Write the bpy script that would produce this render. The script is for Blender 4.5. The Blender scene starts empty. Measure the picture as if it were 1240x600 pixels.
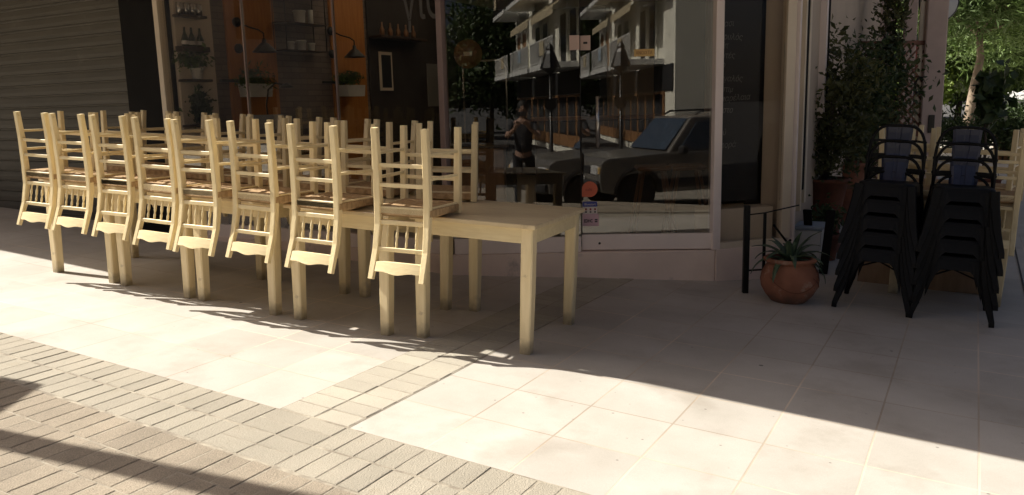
import bpy, bmesh, math, random
import numpy as np
from mathutils import Vector, Matrix, Euler

rnd = random.Random(7)
sc = bpy.context.scene
COL = sc.collection
R = math.radians
PSI = -0.5169
U = Vector((math.cos(PSI), math.sin(PSI), 0)); V = Vector((-math.sin(PSI), math.cos(PSI), 0))
SX, SY = -0.043, 0.0157

def gz(x, y):
    t = min(1, max(0, (.9 - y) / 2.5))                # the road behind lies lower than the pavement
    return SX * 14 * math.tanh(x / 14) + SY * 20 * math.tanh((y - 4) / 20) - .42 * t * t * (3 - 2 * t)
def G(s, n, z=None):
    """street grid (s along the shop front, n away from the street) -> world"""
    p = U * s + V * n
    return Vector((p.x, p.y, gz(p.x, p.y) if z is None else z))
NRM = Vector((-SX, -SY, 1)).normalized()

# ------------------------------------------------------------------ materials
def mat(name, c1, c2=None, rough=.6, scale=6.0, detail=4, bump=0.0, bscale=40.0, metal=0.0, stretch=(1, 1, 1), coat=0.0,
        spec=.5, contrast=(.35, .65), emit=None, transl=0.0, dirt=None, vary=0.0, foot=None):
    m = bpy.data.materials.new(name); m.use_nodes = True
    nt = m.node_tree; N = nt.nodes; L = nt.links
    b = N['Principled BSDF']
    b.inputs['Roughness'].default_value = rough; b.inputs['Metallic'].default_value = metal
    b.inputs['Specular IOR Level'].default_value = spec
    b.inputs['Coat Weight'].default_value = coat
    tc = N.new('ShaderNodeTexCoord'); mp = N.new('ShaderNodeMapping'); mp.inputs['Scale'].default_value = stretch
    L.new(tc.outputs['Object'], mp.inputs['Vector'])
    c2 = c2 or tuple(v * .8 for v in c1)
    nz = N.new('ShaderNodeTexNoise'); nz.inputs['Scale'].default_value = scale; nz.inputs['Detail'].default_value = detail
    L.new(mp.outputs['Vector'], nz.inputs['Vector'])
    cr = N.new('ShaderNodeValToRGB')
    cr.color_ramp.elements[0].position = contrast[0]; cr.color_ramp.elements[1].position = contrast[1]
    cr.color_ramp.elements[0].color = (*c2, 1); cr.color_ramp.elements[1].color = (*c1, 1)
    L.new(nz.outputs['Fac'], cr.inputs['Fac'])
    out = cr.outputs['Color']
    if dirt:
        dcol, dsc, dpos = dirt
        n2 = N.new('ShaderNodeTexNoise'); n2.inputs['Scale'].default_value = dsc; n2.inputs['Detail'].default_value = 6
        n2.inputs['Roughness'].default_value = .65
        L.new(tc.outputs['Object'], n2.inputs['Vector'])
        r2 = N.new('ShaderNodeValToRGB'); r2.color_ramp.elements[0].position = dpos; r2.color_ramp.elements[1].position = dpos + .12
        L.new(n2.outputs['Fac'], r2.inputs['Fac'])
        mx = N.new('ShaderNodeMix'); mx.data_type = 'RGBA'
        L.new(r2.outputs['Color'], mx.inputs['Factor']); L.new(out, mx.inputs[6]); mx.inputs[7].default_value = (*dcol, 1)
        out = mx.outputs[2]
    if vary:
        oi = N.new('ShaderNodeObjectInfo'); mr = N.new('ShaderNodeMapRange'); mr.inputs[3].default_value = 1 - vary; mr.inputs[4].default_value = 1 + vary * .3
        L.new(oi.outputs['Random'], mr.inputs[0]); vm = N.new('ShaderNodeVectorMath'); vm.operation = 'SCALE'; L.new(out, vm.inputs[0]); L.new(mr.outputs[0], vm.inputs['Scale']); out = vm.outputs[0]
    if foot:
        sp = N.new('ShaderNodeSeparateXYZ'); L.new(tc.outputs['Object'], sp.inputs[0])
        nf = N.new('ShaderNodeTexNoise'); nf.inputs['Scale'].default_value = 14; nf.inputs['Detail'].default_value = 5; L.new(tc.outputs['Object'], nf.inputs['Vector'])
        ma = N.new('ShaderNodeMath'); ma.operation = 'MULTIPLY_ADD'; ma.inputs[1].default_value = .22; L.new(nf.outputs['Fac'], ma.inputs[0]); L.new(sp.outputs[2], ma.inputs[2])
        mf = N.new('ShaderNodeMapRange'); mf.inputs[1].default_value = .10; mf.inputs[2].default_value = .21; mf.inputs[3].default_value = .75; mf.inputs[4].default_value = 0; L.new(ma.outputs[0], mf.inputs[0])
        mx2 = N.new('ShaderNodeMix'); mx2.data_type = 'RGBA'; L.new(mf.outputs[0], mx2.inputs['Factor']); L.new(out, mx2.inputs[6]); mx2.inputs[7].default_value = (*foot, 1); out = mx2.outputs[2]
    L.new(out, b.inputs['Base Color'])
    if bump:
        n3 = N.new('ShaderNodeTexNoise'); n3.inputs['Scale'].default_value = bscale; n3.inputs['Detail'].default_value = 5
        L.new(mp.outputs['Vector'], n3.inputs['Vector'])
        bp = N.new('ShaderNodeBump'); bp.inputs['Strength'].default_value = bump; bp.inputs['Distance'].default_value = .01
        L.new(n3.outputs['Fac'], bp.inputs['Height']); L.new(bp.outputs['Normal'], b.inputs['Normal'])
    if emit:
        b.inputs['Emission Color'].default_value = (*emit[0], 1); b.inputs['Emission Strength'].default_value = emit[1]
    if transl:
        t = N.new('ShaderNodeBsdfTranslucent'); L.new(out, t.inputs['Color'])
        ms = N.new('ShaderNodeMixShader'); ms.inputs[0].default_value = transl
        L.new(b.outputs[0], ms.inputs[1]); L.new(t.outputs[0], ms.inputs[2]); L.new(ms.outputs[0], N['Material Output'].inputs['Surface'])
    return m

def glass(name, tint, refl, boost=1.0):
    m = bpy.data.materials.new(name); m.use_nodes = True
    nt = m.node_tree; N = nt.nodes; L = nt.links
    N.remove(N['Principled BSDF'])
    t = N.new('ShaderNodeBsdfTransparent'); t.inputs[0].default_value = (*tint, 1)
    g = N.new('ShaderNodeBsdfGlossy'); g.inputs['Roughness'].default_value = 0.0; g.inputs[0].default_value = (1, 1, 1, 1)
    f = N.new('ShaderNodeFresnel'); f.inputs[0].default_value = 1.45
    ma = N.new('ShaderNodeMath'); ma.operation = 'MULTIPLY_ADD'; ma.use_clamp = True
    ma.inputs[1].default_value = boost; ma.inputs[2].default_value = refl
    L.new(f.outputs[0], ma.inputs[0])
    ms = N.new('ShaderNodeMixShader'); L.new(ma.outputs[0], ms.inputs[0]); L.new(t.outputs[0], ms.inputs[1]); L.new(g.outputs[0], ms.inputs[2])
    L.new(ms.outputs[0], N['Material Output'].inputs['Surface'])
    return m

def brickmat(name, c1, c2, mort, w, hgt, mortar, offset=.5, rough=.8, bump=.4, freq=2, nscale=9.0, stain=None, speck=0.0, axes='XY', mfade=0.0, gum=False):
    m = bpy.data.materials.new(name); m.use_nodes = True
    nt = m.node_tree; N = nt.nodes; L = nt.links
    b = N['Principled BSDF']; b.inputs['Roughness'].default_value = rough
    tc = N.new('ShaderNodeTexCoord')
    vec = tc.outputs['Object']
    if axes == 'XZ':
        sp = N.new('ShaderNodeSeparateXYZ'); cb = N.new('ShaderNodeCombineXYZ')
        L.new(vec, sp.inputs[0]); L.new(sp.outputs[0], cb.inputs[0]); L.new(sp.outputs[2], cb.inputs[1]); vec = cb.outputs[0]
    br = N.new('ShaderNodeTexBrick'); br.offset = offset; br.offset_frequency = freq; br.squash = 1
    br.inputs['Scale'].default_value = 1; br.inputs['Brick Width'].default_value = w; br.inputs['Row Height'].default_value = hgt
    br.inputs['Mortar Size'].default_value = mortar; br.inputs['Mortar Smooth'].default_value = .2; br.inputs['Bias'].default_value = 0
    br.inputs['Color1'].default_value = (*c1, 1); br.inputs['Color2'].default_value = (*c2, 1); br.inputs['Mortar'].default_value = (*mort, 1)
    L.new(vec, br.inputs['Vector'])
    if mfade:
        nm_ = N.new('ShaderNodeTexNoise'); nm_.inputs['Scale'].default_value = .7; nm_.inputs['Detail'].default_value = 3; L.new(tc.outputs['Object'], nm_.inputs['Vector'])
        rm = N.new('ShaderNodeValToRGB'); rm.color_ramp.elements[0].position = .42; rm.color_ramp.elements[1].position = .58
        rm.color_ramp.elements[0].color = (*mort, 1); rm.color_ramp.elements[1].color = tuple(min(1, v * (1 + mfade)) for v in mort) + (1,)
        L.new(nm_.outputs['Fac'], rm.inputs['Fac']); L.new(rm.outputs['Color'], br.inputs['Mortar'])
    nz = N.new('ShaderNodeTexNoise'); nz.inputs['Scale'].default_value = nscale; nz.inputs['Detail'].default_value = 8; nz.inputs['Roughness'].default_value = .6
    L.new(tc.outputs['Object'], nz.inputs['Vector'])
    rp = N.new('ShaderNodeValToRGB'); rp.color_ramp.elements[0].position = .3; rp.color_ramp.elements[1].position = .72
    rp.color_ramp.elements[0].color = (.80, .79, .77, 1); rp.color_ramp.elements[1].color = (1.0, 1.0, 1.0, 1)
    L.new(nz.outputs['Fac'], rp.inputs['Fac'])
    mx = N.new('ShaderNodeMix'); mx.data_type = 'RGBA'; mx.blend_type = 'MULTIPLY'; mx.inputs['Factor'].default_value = 1
    L.new(br.outputs['Color'], mx.inputs[6]); L.new(rp.outputs['Color'], mx.inputs[7])
    out = mx.outputs[2]
    if stain:
        n2 = N.new('ShaderNodeTexNoise'); n2.inputs['Scale'].default_value = stain[0]; n2.inputs['Detail'].default_value = 7; n2.inputs['Roughness'].default_value = .62
        L.new(tc.outputs['Object'], n2.inputs['Vector'])
        r2 = N.new('ShaderNodeValToRGB'); r2.color_ramp.elements[0].position = stain[1]; r2.color_ramp.elements[1].position = stain[2]
        r2.color_ramp.elements[0].color = (1, 1, 1, 1); r2.color_ramp.elements[1].color = (*stain[3], 1)
        L.new(n2.outputs['Fac'], r2.inputs['Fac'])
        m2 = N.new('ShaderNodeMix'); m2.data_type = 'RGBA'; m2.blend_type = 'MULTIPLY'; m2.inputs['Factor'].default_value = 1
        L.new(out, m2.inputs[6]); L.new(r2.outputs['Color'], m2.inputs[7]); out = m2.outputs[2]
    if gum:
        for vsc, th, col in ((2.3, .034, .35), (5.1, .040, .55), (1.1, .022, .2), (8.3, .05, .7)):
            vo = N.new('ShaderNodeTexVoronoi'); vo.inputs['Scale'].default_value = vsc; vo.inputs['Randomness'].default_value = 1; L.new(tc.outputs['Object'], vo.inputs['Vector'])
            lt = N.new('ShaderNodeMapRange'); lt.inputs[1].default_value = th * .7; lt.inputs[2].default_value = th; lt.inputs[3].default_value = col; lt.inputs[4].default_value = 1
            L.new(vo.outputs['Distance'], lt.inputs[0]); vs_ = N.new('ShaderNodeVectorMath'); vs_.operation = 'SCALE'; L.new(out, vs_.inputs[0]); L.new(lt.outputs[0], vs_.inputs['Scale']); out = vs_.outputs[0]
    if speck:
        n4 = N.new('ShaderNodeTexNoise'); n4.inputs['Scale'].default_value = 260; n4.inputs['Detail'].default_value = 2
        L.new(tc.outputs['Object'], n4.inputs['Vector'])
        r4 = N.new('ShaderNodeValToRGB'); r4.color_ramp.elements[0].position = .38; r4.color_ramp.elements[1].position = .62
        r4.color_ramp.elements[0].color = (1 - speck, 1 - speck, 1 - speck, 1); r4.color_ramp.elements[1].color = (1 + speck * .6, 1 + speck * .6, 1 + speck * .6, 1)
        L.new(n4.outputs['Fac'], r4.inputs['Fac'])
        m4 = N.new('ShaderNodeMix'); m4.data_type = 'RGBA'; m4.blend_type = 'MULTIPLY'; m4.inputs['Factor'].default_value = 1
        L.new(out, m4.inputs[6]); L.new(r4.outputs['Color'], m4.inputs[7]); out = m4.outputs[2]
    L.new(out, b.inputs['Base Color'])
    inv = N.new('ShaderNodeMath'); inv.operation = 'MULTIPLY_ADD'; inv.inputs[1].default_value = -1; inv.inputs[2].default_value = 1
    L.new(br.outputs['Fac'], inv.inputs[0])
    ad = N.new('ShaderNodeMath'); ad.operation = 'MULTIPLY_ADD'; ad.inputs[1].default_value = .25
    n5 = N.new('ShaderNodeTexNoise'); n5.inputs['Scale'].default_value = 120; n5.inputs['Detail'].default_value = 4
    L.new(tc.outputs['Object'], n5.inputs['Vector'])
    L.new(n5.outputs['Fac'], ad.inputs[0]); L.new(inv.outputs[0], ad.inputs[2])
    bp = N.new('ShaderNodeBump'); bp.inputs['Strength'].default_value = bump; bp.inputs['Distance'].default_value = .004
    L.new(ad.outputs[0], bp.inputs['Height']); L.new(bp.outputs['Normal'], b.inputs['Normal'])
    return m

M = {}
M['cream'] = mat('cream_painted_wood', (.88, .735, .445), (.80, .65, .37), rough=.45, scale=8, stretch=(8, 8, 1), bump=.2, bscale=30, dirt=((.46, .35, .2), 11, .66), vary=.18)
M['cream_h'] = mat('cream_painted_rail', (.88, .735, .445), (.81, .66, .38), rough=.45, scale=7, stretch=(1.3, 5, 9), bump=.16, bscale=30, dirt=((.42, .31, .17), 11, .63), vary=.16)
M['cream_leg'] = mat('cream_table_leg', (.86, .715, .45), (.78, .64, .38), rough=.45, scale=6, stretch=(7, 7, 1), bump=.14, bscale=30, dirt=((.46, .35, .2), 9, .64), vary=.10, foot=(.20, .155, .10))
M['cream_top'] = mat('cream_table_top', (.74, .61, .39), (.64, .51, .31), rough=.30, scale=5, stretch=(1, 7, 1), bump=.06, bscale=30, dirt=((.42, .32, .19), 6, .63))
M['rush'] = mat('woven_rush', (.58, .40, .215), (.36, .22, .10), rough=.8, scale=30, stretch=(1, 6, 1), bump=.9, bscale=60)
M['scuff'] = mat('bare_scuffed_wood', (.78, .72, .6), rough=.6)
M['black_metal'] = mat('black_painted_steel', (.004, .004, .0045), (.007, .007, .0075), rough=.45, scale=8, metal=0, spec=.18, dirt=((.03, .027, .024), 22, .72))
M['navy_metal'] = mat('dark_blue_painted_steel', (.026, .034, .075), (.019, .025, .055), rough=.34, scale=8, spec=.4, dirt=((.06, .06, .07), 25, .72))
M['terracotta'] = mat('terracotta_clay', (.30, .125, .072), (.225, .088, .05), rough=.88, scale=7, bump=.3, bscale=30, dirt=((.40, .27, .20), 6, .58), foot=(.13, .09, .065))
M['terracotta_dark'] = mat('old_terracotta_clay', (.20, .075, .04), (.14, .05, .03), rough=.85, scale=7, bump=.2)
M['soil'] = mat('potting_soil', (.04, .028, .018), (.02, .014, .01), rough=1, scale=40, bump=.8)
M['agave'] = mat('agave_leaf', (.085, .13, .07), (.05, .085, .045), rough=.5, scale=6, stretch=(4, 4, 1))
M['leaf_dark'] = mat('dark_shrub_leaf', (.075, .115, .033), (.028, .05, .016), rough=.5, scale=5, transl=.32)
M['leaf_olive'] = mat('olive_shrub_leaf', (.12, .125, .04), (.05, .06, .02), rough=.55, scale=5, transl=.32)
M['leaf_mid'] = mat('mid_green_leaf', (.11, .17, .035), (.06, .10, .022), rough=.55, scale=1.2, transl=.3)
M['leaf_bright'] = mat('bright_green_leaf', (.22, .30, .05), (.12, .19, .03), rough=.6, scale=1.0, transl=.35)
M['needle'] = mat('pine_needles', (.18, .27, .075), (.085, .14, .042), rough=.6, scale=.8, transl=.3)
M['bark'] = mat('pale_bark', (.32, .25, .18), (.16, .12, .085), rough=.9, scale=6, stretch=(1, 1, .3), bump=.8, bscale=14)
M['bark_dark'] = mat('dark_bark', (.10, .075, .05), (.05, .038, .028), rough=.9, scale=8, stretch=(1, 1, .3), bump=.8, bscale=14)
M['alu'] = mat('white_aluminium_frame', (.84, .73, .68), (.77, .67, .62), rough=.4, scale=3, dirt=((.40, .34, .30), 6, .68))
M['alu_cream'] = mat('cream_aluminium_frame', (.72, .62, .48), (.65, .55, .42), rough=.45, scale=3)
M['alu_brown'] = mat('bronze_aluminium_profile', (.34, .25, .22), (.28, .2, .18), rough=.35, metal=.4, scale=3)
M['plinth'] = mat('rendered_plinth', (.84, .69, .60), (.74, .60, .52), rough=.85, scale=3, bump=.15, dirt=((.50, .42, .38), 3.2, .62))
M['render'] = mat('painted_render', (.55, .45, .35), (.48, .39, .30), rough=.9, scale=2, bump=.1)
M['soffit'] = mat('canopy_render', (.60, .50, .44), (.54, .45, .40), rough=.9, scale=2)
M['black'] = mat('matt_black_cladding', (.008, .0075, .007), (.012, .011, .010), rough=.8, scale=3, spec=.15)
M['shutter'] = mat('galvanised_shutter', (.095, .085, .064), (.08, .072, .054), rough=.6, metal=.0, scale=2, stretch=(1, 1, 6), dirt=((.125, .112, .088), 4, .62))
M['brick_wall'] = brickmat('grey_brown_brick', (.27, .21, .175), (.21, .165, .14), (.16, .13, .11), .25, .065, .005, rough=.9, axes='XZ', nscale=4)
M['orange_panel'] = mat('orange_wood_panel', (.55, .22, .05), (.46, .17, .035), rough=.5, scale=5, stretch=(8, 8, .6))
M['beige_wall'] = mat('beige_painted_wall', (.78, .66, .52), (.70, .59, .46), rough=.9, scale=3)
M['dark_wall'] = mat('dark_interior_paint', (.05, .04, .034), (.035, .028, .024), rough=.9, scale=2)
M['white_ceiling'] = mat('white_ceiling_paint', (.8, .76, .7), (.75, .71, .65), rough=.9)
M['dark_floor'] = mat('pale_interior_floor', (.42, .36, .30), (.36, .31, .26), rough=.5, scale=3)
M['dark_wood'] = mat('dark_stained_wood', (.06, .035, .02), (.035, .02, .012), rough=.5, scale=8, stretch=(1, 6, 1))
M['mid_wood'] = mat('brown_wood', (.26, .12, .05), (.18, .08, .03), rough=.5, scale=5, stretch=(6, 6, .8))
M['white_pot'] = mat('white_glazed_pot', (.70, .68, .62), (.62, .60, .55), rough=.35, scale=6)
M['lampblack'] = mat('black_lamp_metal', (.01, .01, .01), (.015, .014, .013), rough=.3, scale=6)
M['bottle'] = mat('dark_bottle_glass', (.02, .035, .02), (.012, .02, .012), rough=.1, scale=6)
M['paper'] = mat('paper', (.66, .60, .55), (.6, .54, .5), rough=.8, scale=6)
M['paper_pink'] = mat('pinkish_paper', (.62, .46, .40), (.56, .42, .36), rough=.8, scale=6)
M['chalk'] = mat('chalk', (.20, .19, .175), (.12, .115, .11), rough=.9, scale=60)
M['slate'] = mat('blackboard_slate', (.018, .017, .017), (.028, .026, .025), rough=.75, scale=3)
M['orange_vinyl'] = mat('orange_vinyl', (.62, .13, .06), (.56, .11, .05), rough=.5, scale=8)
M['blue_vinyl'] = mat('blue_vinyl', (.03, .045, .28), rough=.5)
M['pink_vinyl'] = mat('pink_vinyl', (.62, .40, .46), rough=.5)
M['ink'] = mat('dark_ink', (.02, .02, .022), rough=.6)
M['red_ink'] = mat('dark_red_ink', (.28, .03, .025), rough=.6)
M['yellow_sign'] = mat('amber_sign', (.62, .42, .16), (.56, .36, .13), rough=.6, scale=8)
M['frost'] = mat('frosted_window_lettering', (.085, .08, .075), (.07, .066, .06), rough=.7, scale=8)
M['steel'] = mat('brushed_steel', (.55, .52, .48), (.45, .43, .40), rough=.25, metal=.9, scale=4, stretch=(1, 1, 12))
M['pillar'] = mat('pink_painted_pillar', (.68, .53, .46), (.58, .45, .385), rough=.85, scale=4, bump=.1, dirt=((.33, .23, .18), 5, .66))
M['red_sign'] = mat('faded_red_sign', (.42, .10, .07), (.34, .08, .06), rough=.6, scale=3)
M['white_plastic'] = mat('white_plastic', (.66, .66, .64), (.6, .6, .58), rough=.5, scale=5)
M['pale_blue'] = mat('pale_blue_plastic', (.35, .42, .48), (.30, .36, .42), rough=.5, scale=5)
M['deck'] = mat('orange_brown_planks', (.30, .20, .125), (.23, .15, .09), rough=.75, scale=5, stretch=(1, 9, 1), bump=.2)
M['rail_wood'] = mat('brown_rail_wood', (.22, .10, .06), (.16, .07, .04), rough=.6, scale=5)
M['facade_a'] = mat('pale_apartment_render', (.80, .78, .68), (.74, .72, .62), rough=.9, scale=1, dirt=((.45, .43, .36), 1.2, .62))
M['facade_b'] = mat('grey_apartment_render', (.22, .21, .19), (.18, .17, .155), rough=.9, scale=1)
M['awning'] = mat('beige_awning_cloth', (.42, .36, .24), (.36, .30, .20), rough=.9, scale=2)
M['darkglass'] = mat('dark_window', (.02, .02, .022), rough=.08, spec=.6)
M['fascia_dark'] = mat('dark_closed_shutter', (.05, .045, .04), rough=.95, spec=.1)
M['shopwood'] = mat('varnished_shop_front', (.30, .16, .07), (.22, .11, .05), rough=.5, scale=4)
M['carpaint'] = mat('silver_car_paint', (.17, .16, .145), (.155, .145, .132), rough=.3, metal=.2, scale=2, coat=.4)
M['carglass'] = mat('car_window', (.05, .07, .10), rough=.05, spec=.8)
M['tyre'] = mat('tyre_rubber', (.012, .012, .012), rough=.8)
M['headlight'] = mat('headlight_lens', (.5, .5, .5), rough=.1)
M['skin'] = mat('skin', (.30, .18, .13), (.26, .155, .11), rough=.6, scale=8)
M['shirt'] = mat('dark_shirt', (.03, .03, .035), rough=.9)
M['shirt_light'] = mat('light_shirt', (.20, .20, .20), rough=.9)
M['trousers'] = mat('dark_trousers', (.02, .02, .025), rough=.9)
M['hair'] = mat('dark_hair', (.012, .01, .008), rough=.7)
M['house'] = mat('bluish_house_render', (.40, .47, .52), (.34, .40, .46), rough=.9, scale=2)
M['kerb'] = mat('pale_concrete', (.42, .38, .34), (.34, .31, .28), rough=.9, scale=4, bump=.2)
M['added_light_panel'] = mat('added_panel_diffuser', (.5, .48, .44), (.46, .44, .40), rough=.8, transl=.72)  # translucent sheet for the roof panel added to light the interior
M['asphalt'] = mat('asphalt', (.075, .072, .07), (.05, .05, .05), rough=.95, scale=12, bump=.3)
M['tile'] = brickmat('cream_paving_slabs', (.53, .497, .45), (.468, .438, .397), (.40, .34, .275), .4, .4, .0048, offset=0, rough=.62, bump=.35, nscale=2.2,
                     stain=(1.9, .54, .66, (.87, .85, .83)), gum=True, speck=.06, mfade=.75)
M['paver'] = brickmat('grey_pavers', (.34, .31, .26), (.29, .265, .225), (.15, .13, .10), .125, .21, .005, offset=0, rough=.95, bump=.5, nscale=5, speck=.25)
def randbrick(name, c1, c2, dark, speck):
    m = mat(name, c1, c2, rough=.93, scale=3, bump=.5, bscale=150, dirt=(dark, 7, .60))
    nt = m.node_tree; N = nt.nodes; L = nt.links; b = N['Principled BSDF']
    src = b.inputs['Base Color'].links[0].from_socket
    g = N.new('ShaderNodeNewGeometry'); mr = N.new('ShaderNodeMapRange'); mr.inputs[3].default_value = .90; mr.inputs[4].default_value = 1.07
    L.new(g.outputs['Random Per Island'], mr.inputs[0])
    tc = N.new('ShaderNodeTexCoord'); n = N.new('ShaderNodeTexNoise'); n.inputs['Scale'].default_value = 230; n.inputs['Detail'].default_value = 2
    L.new(tc.outputs['Object'], n.inputs['Vector'])
    m2 = N.new('ShaderNodeMapRange'); m2.inputs[1].default_value = .35; m2.inputs[2].default_value = .65; m2.inputs[3].default_value = 1 - speck; m2.inputs[4].default_value = 1 + speck
    L.new(n.outputs['Fac'], m2.inputs[0])
    mu = N.new('ShaderNodeMath'); mu.operation = 'MULTIPLY'; L.new(mr.outputs[0], mu.inputs[0]); L.new(m2.outputs[0], mu.inputs[1])
    vm = N.new('ShaderNodeVectorMath'); vm.operation = 'SCALE'; L.new(src, vm.inputs[0]); L.new(mu.outputs[0], vm.inputs['Scale'])
    L.new(vm.outputs[0], b.inputs['Base Color'])
    return m
M['brick_border'] = randbrick('border_bricks', (.345, .310, .25), (.310, .280, .225), (.30, .262, .20), .10)
M['brick_street'] = randbrick('rough_street_bricks', (.30, .252, .192), (.25, .21, .16), (.22, .185, .14), .22)
M['brick_strip'] = randbrick('strip_bricks', (.42, .385, .315), (.385, .352, .29), (.375, .343, .28), .07)
M['joint'] = mat('sandy_joint', (.38, .34, .27), (.22, .19, .15), rough=1, scale=14, bump=.5)
GL_DOOR = glass('door_glass', (.82, .81, .78), .028, 1.0)
GL_WIN = glass('window_glass', (.96, .95, .93), .0, .32)

# ------------------------------------------------------------------ mesh builder
class MB:
    def __init__(s): s.v = []; s.f = []; s.sm = []
    def add(s, vs, fs, smooth=False):
        o = len(s.v); s.v += [tuple(v) for v in vs]
        s.f += [tuple(i + o for i in f) for f in fs]; s.sm += [smooth] * len(fs)
        return s
    def box(s, c, d, rot=None, ch=0.0):
        """chamfered box, centre c, full size d, rot = 3x3/4x4 matrix"""
        bm = bmesh.new(); bmesh.ops.create_cube(bm, size=1)
        for v in bm.verts: v.co = Vector((v.co.x * d[0], v.co.y * d[1], v.co.z * d[2]))
        if ch > 0:
            bmesh.ops.bevel(bm, geom=list(bm.edges), offset=min(ch, min(d) * .45), segments=1, affect='EDGES', profile=.5)
        bm.verts.ensure_lookup_table()
        rr = rot.to_3x3() if rot is not None else Matrix.Identity(3)
        vs = [rr @ v.co + Vector(c) for v in bm.verts]
        s.add(vs, [[v.index for v in f.verts] for f in bm.faces]); bm.free(); return s
    def bar(s, pts, sec, up=Vector((0, 1, 0)), smooth=False, cap=True):
        """sweep a section along pts; sec = (w,d) rect with chamfer, or ('r',radius,n); may be a list per point"""
        pts = [Vector(p) for p in pts]; n = len(pts); rings = []
        for i, p in enumerate(pts):
            t = (pts[min(i + 1, n - 1)] - pts[max(i - 1, 0)]).normalized()
            x = up.cross(t)
            if x.length < 1e-4: x = Vector((1, 0, 0)).cross(t)
            x.normalize(); y = t.cross(x)
            q = sec[i] if isinstance(sec, list) else sec
            if q[0] == 'r':
                k = q[2]; pr = [(q[1] * math.cos(2 * math.pi * j / k), q[1] * math.sin(2 * math.pi * j / k)) for j in range(k)]
            else:
                w, d = q[0] / 2, q[1] / 2; c = min(w, d) * .22
                pr = [(w, d - c), (w - c, d), (-w + c, d), (-w, d - c), (-w, -d + c), (-w + c, -d), (w - c, -d), (w, -d + c)]
            rings.append([p + x * a + y * b for a, b in pr])
        k = len(rings[0]); vs = [v for r in rings for v in r]; fs = []
        for i in range(n - 1):
            for j in range(k):
                a = i * k + j; b = i * k + (j + 1) % k
                fs.append((a, b, b + k, a + k))
        if cap: fs.append(tuple(range(k))[::-1]); fs.append(tuple(range((n - 1) * k, n * k)))
        return s.add(vs, fs, smooth)
    def tube(s, pts, r, n=8, smooth=True):
        rr = r if isinstance(r, list) else [r] * len(pts)
        return s.bar(pts, [('r', q, n) for q in rr], up=Vector((.13, .31, .94)), smooth=smooth)
    def lathe(s, prof, c=(0, 0, 0), n=24, ax=None, smooth=True):
        c = Vector(c); vs = []; fs = []
        for r, z in prof:
            for j in range(n):
                a = 2 * math.pi * j / n; p = Vector((r * math.cos(a), r * math.sin(a), z))
                vs.append((ax @ p if ax else p) + c)
        for i in range(len(prof) - 1):
            for j in range(n):
                a = i * n + j; b = i * n + (j + 1) % n
                fs.append((a, b, b + n, a + n))
        fs.append(tuple(range(n))[::-1]); fs.append(tuple(range((len(prof) - 1) * n, len(prof) * n)))
        return s.add(vs, fs, smooth)
    def prism(s, poly, a, b, f=lambda x, y, z: Vector((x, z, y))):
        """poly in (x,y) extruded from depth a to b; f maps x,y,depth to 3D"""
        n = len(poly); vs = [f(x, y, a) for x, y in poly] + [f(x, y, b) for x, y in poly]
        fs = [tuple(range(n))[::-1], tuple(range(n, 2 * n))] + [(i, (i + 1) % n, n + (i + 1) % n, n + i) for i in range(n)]
        return s.add(vs, fs)
    def build(s, name, m, parent=None, world=False, fix=True):
        me = bpy.data.meshes.new(name)
        vs = s.v
        if parent is not None and world:
            p = parent
            while p.parent: p = p.parent
            inv = p.matrix_basis.inverted(); vs = [tuple(inv @ Vector(v)) for v in vs]
        me.from_pydata(vs, [], s.f); me.polygons.foreach_set('use_smooth', s.sm)
        me.materials.append(m); me.update()
        if fix:
            bm = bmesh.new(); bm.from_mesh(me); bmesh.ops.recalc_face_normals(bm, faces=bm.faces); bm.to_mesh(me); bm.free()
        o = bpy.data.objects.new(name, me); COL.objects.link(o)
        if parent is not None: o.parent = parent
        return o

def tag(o, label=None, cat=None, group=None, kind=None):
    if label: o['label'] = label
    if cat: o['category'] = cat
    if group: o['group'] = group
    if kind: o['kind'] = kind
    return o
def thing(name, label, cat, loc=(0, 0, 0), rz=0.0, group=None, mtx=None):
    o = bpy.data.objects.new(name, None); COL.objects.link(o); o.empty_display_size = .1
    o.matrix_basis = mtx if mtx is not None else Matrix.Translation(Vector(loc)) @ Matrix.Rotation(rz, 4, 'Z')
    return tag(o, label, cat, group)
def dup(o, mtx, label):
    r = o.copy(); COL.objects.link(r); r.matrix_basis = mtx; r['label'] = label
    for ch in list(o.children):
        c = ch.copy(); COL.objects.link(c); c.parent = r
        for g in list(ch.children):
            d = g.copy(); COL.objects.link(d); d.parent = c
    return r
def tilted(x, y, yaw, dz=0.0, roll=0.0):
    """frame standing on the sloping pavement"""
    X = Vector((math.cos(yaw), math.sin(yaw), 0)); X = (X - NRM * X.dot(NRM)).normalized(); Y = NRM.cross(X)
    m = Matrix((( X.x, Y.x, NRM.x, x), (X.y, Y.y, NRM.y, y), (X.z, Y.z, NRM.z, gz(x, y)), (0, 0, 0, 1)))
    return m @ Matrix.Translation((0, 0, dz)) @ Matrix.Rotation(roll, 4, 'Y')
def text_mb(txt, size, place, m, name, parent, shear=0.0, bold=0.0):
    cu = bpy.data.curves.new('lettering', 'FONT'); cu.body = txt; cu.size = size; cu.extrude = .0012; cu.shear = shear; cu.offset = bold
    cu.resolution_u = 4
    to = bpy.data.objects.new('lettering', cu); COL.objects.link(to)
    dg = bpy.context.evaluated_depsgraph_get(); dg.update()
    me = bpy.data.meshes.new_from_object(to.evaluated_get(dg)); bpy.data.objects.remove(to); bpy.data.curves.remove(cu)
    mb = MB(); mb.add([place @ v.co for v in me.vertices], [tuple(p.vertices) for p in me.polygons]); bpy.data.meshes.remove(me)
    return mb.build(name, m, parent, world=True, fix=False)

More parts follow.
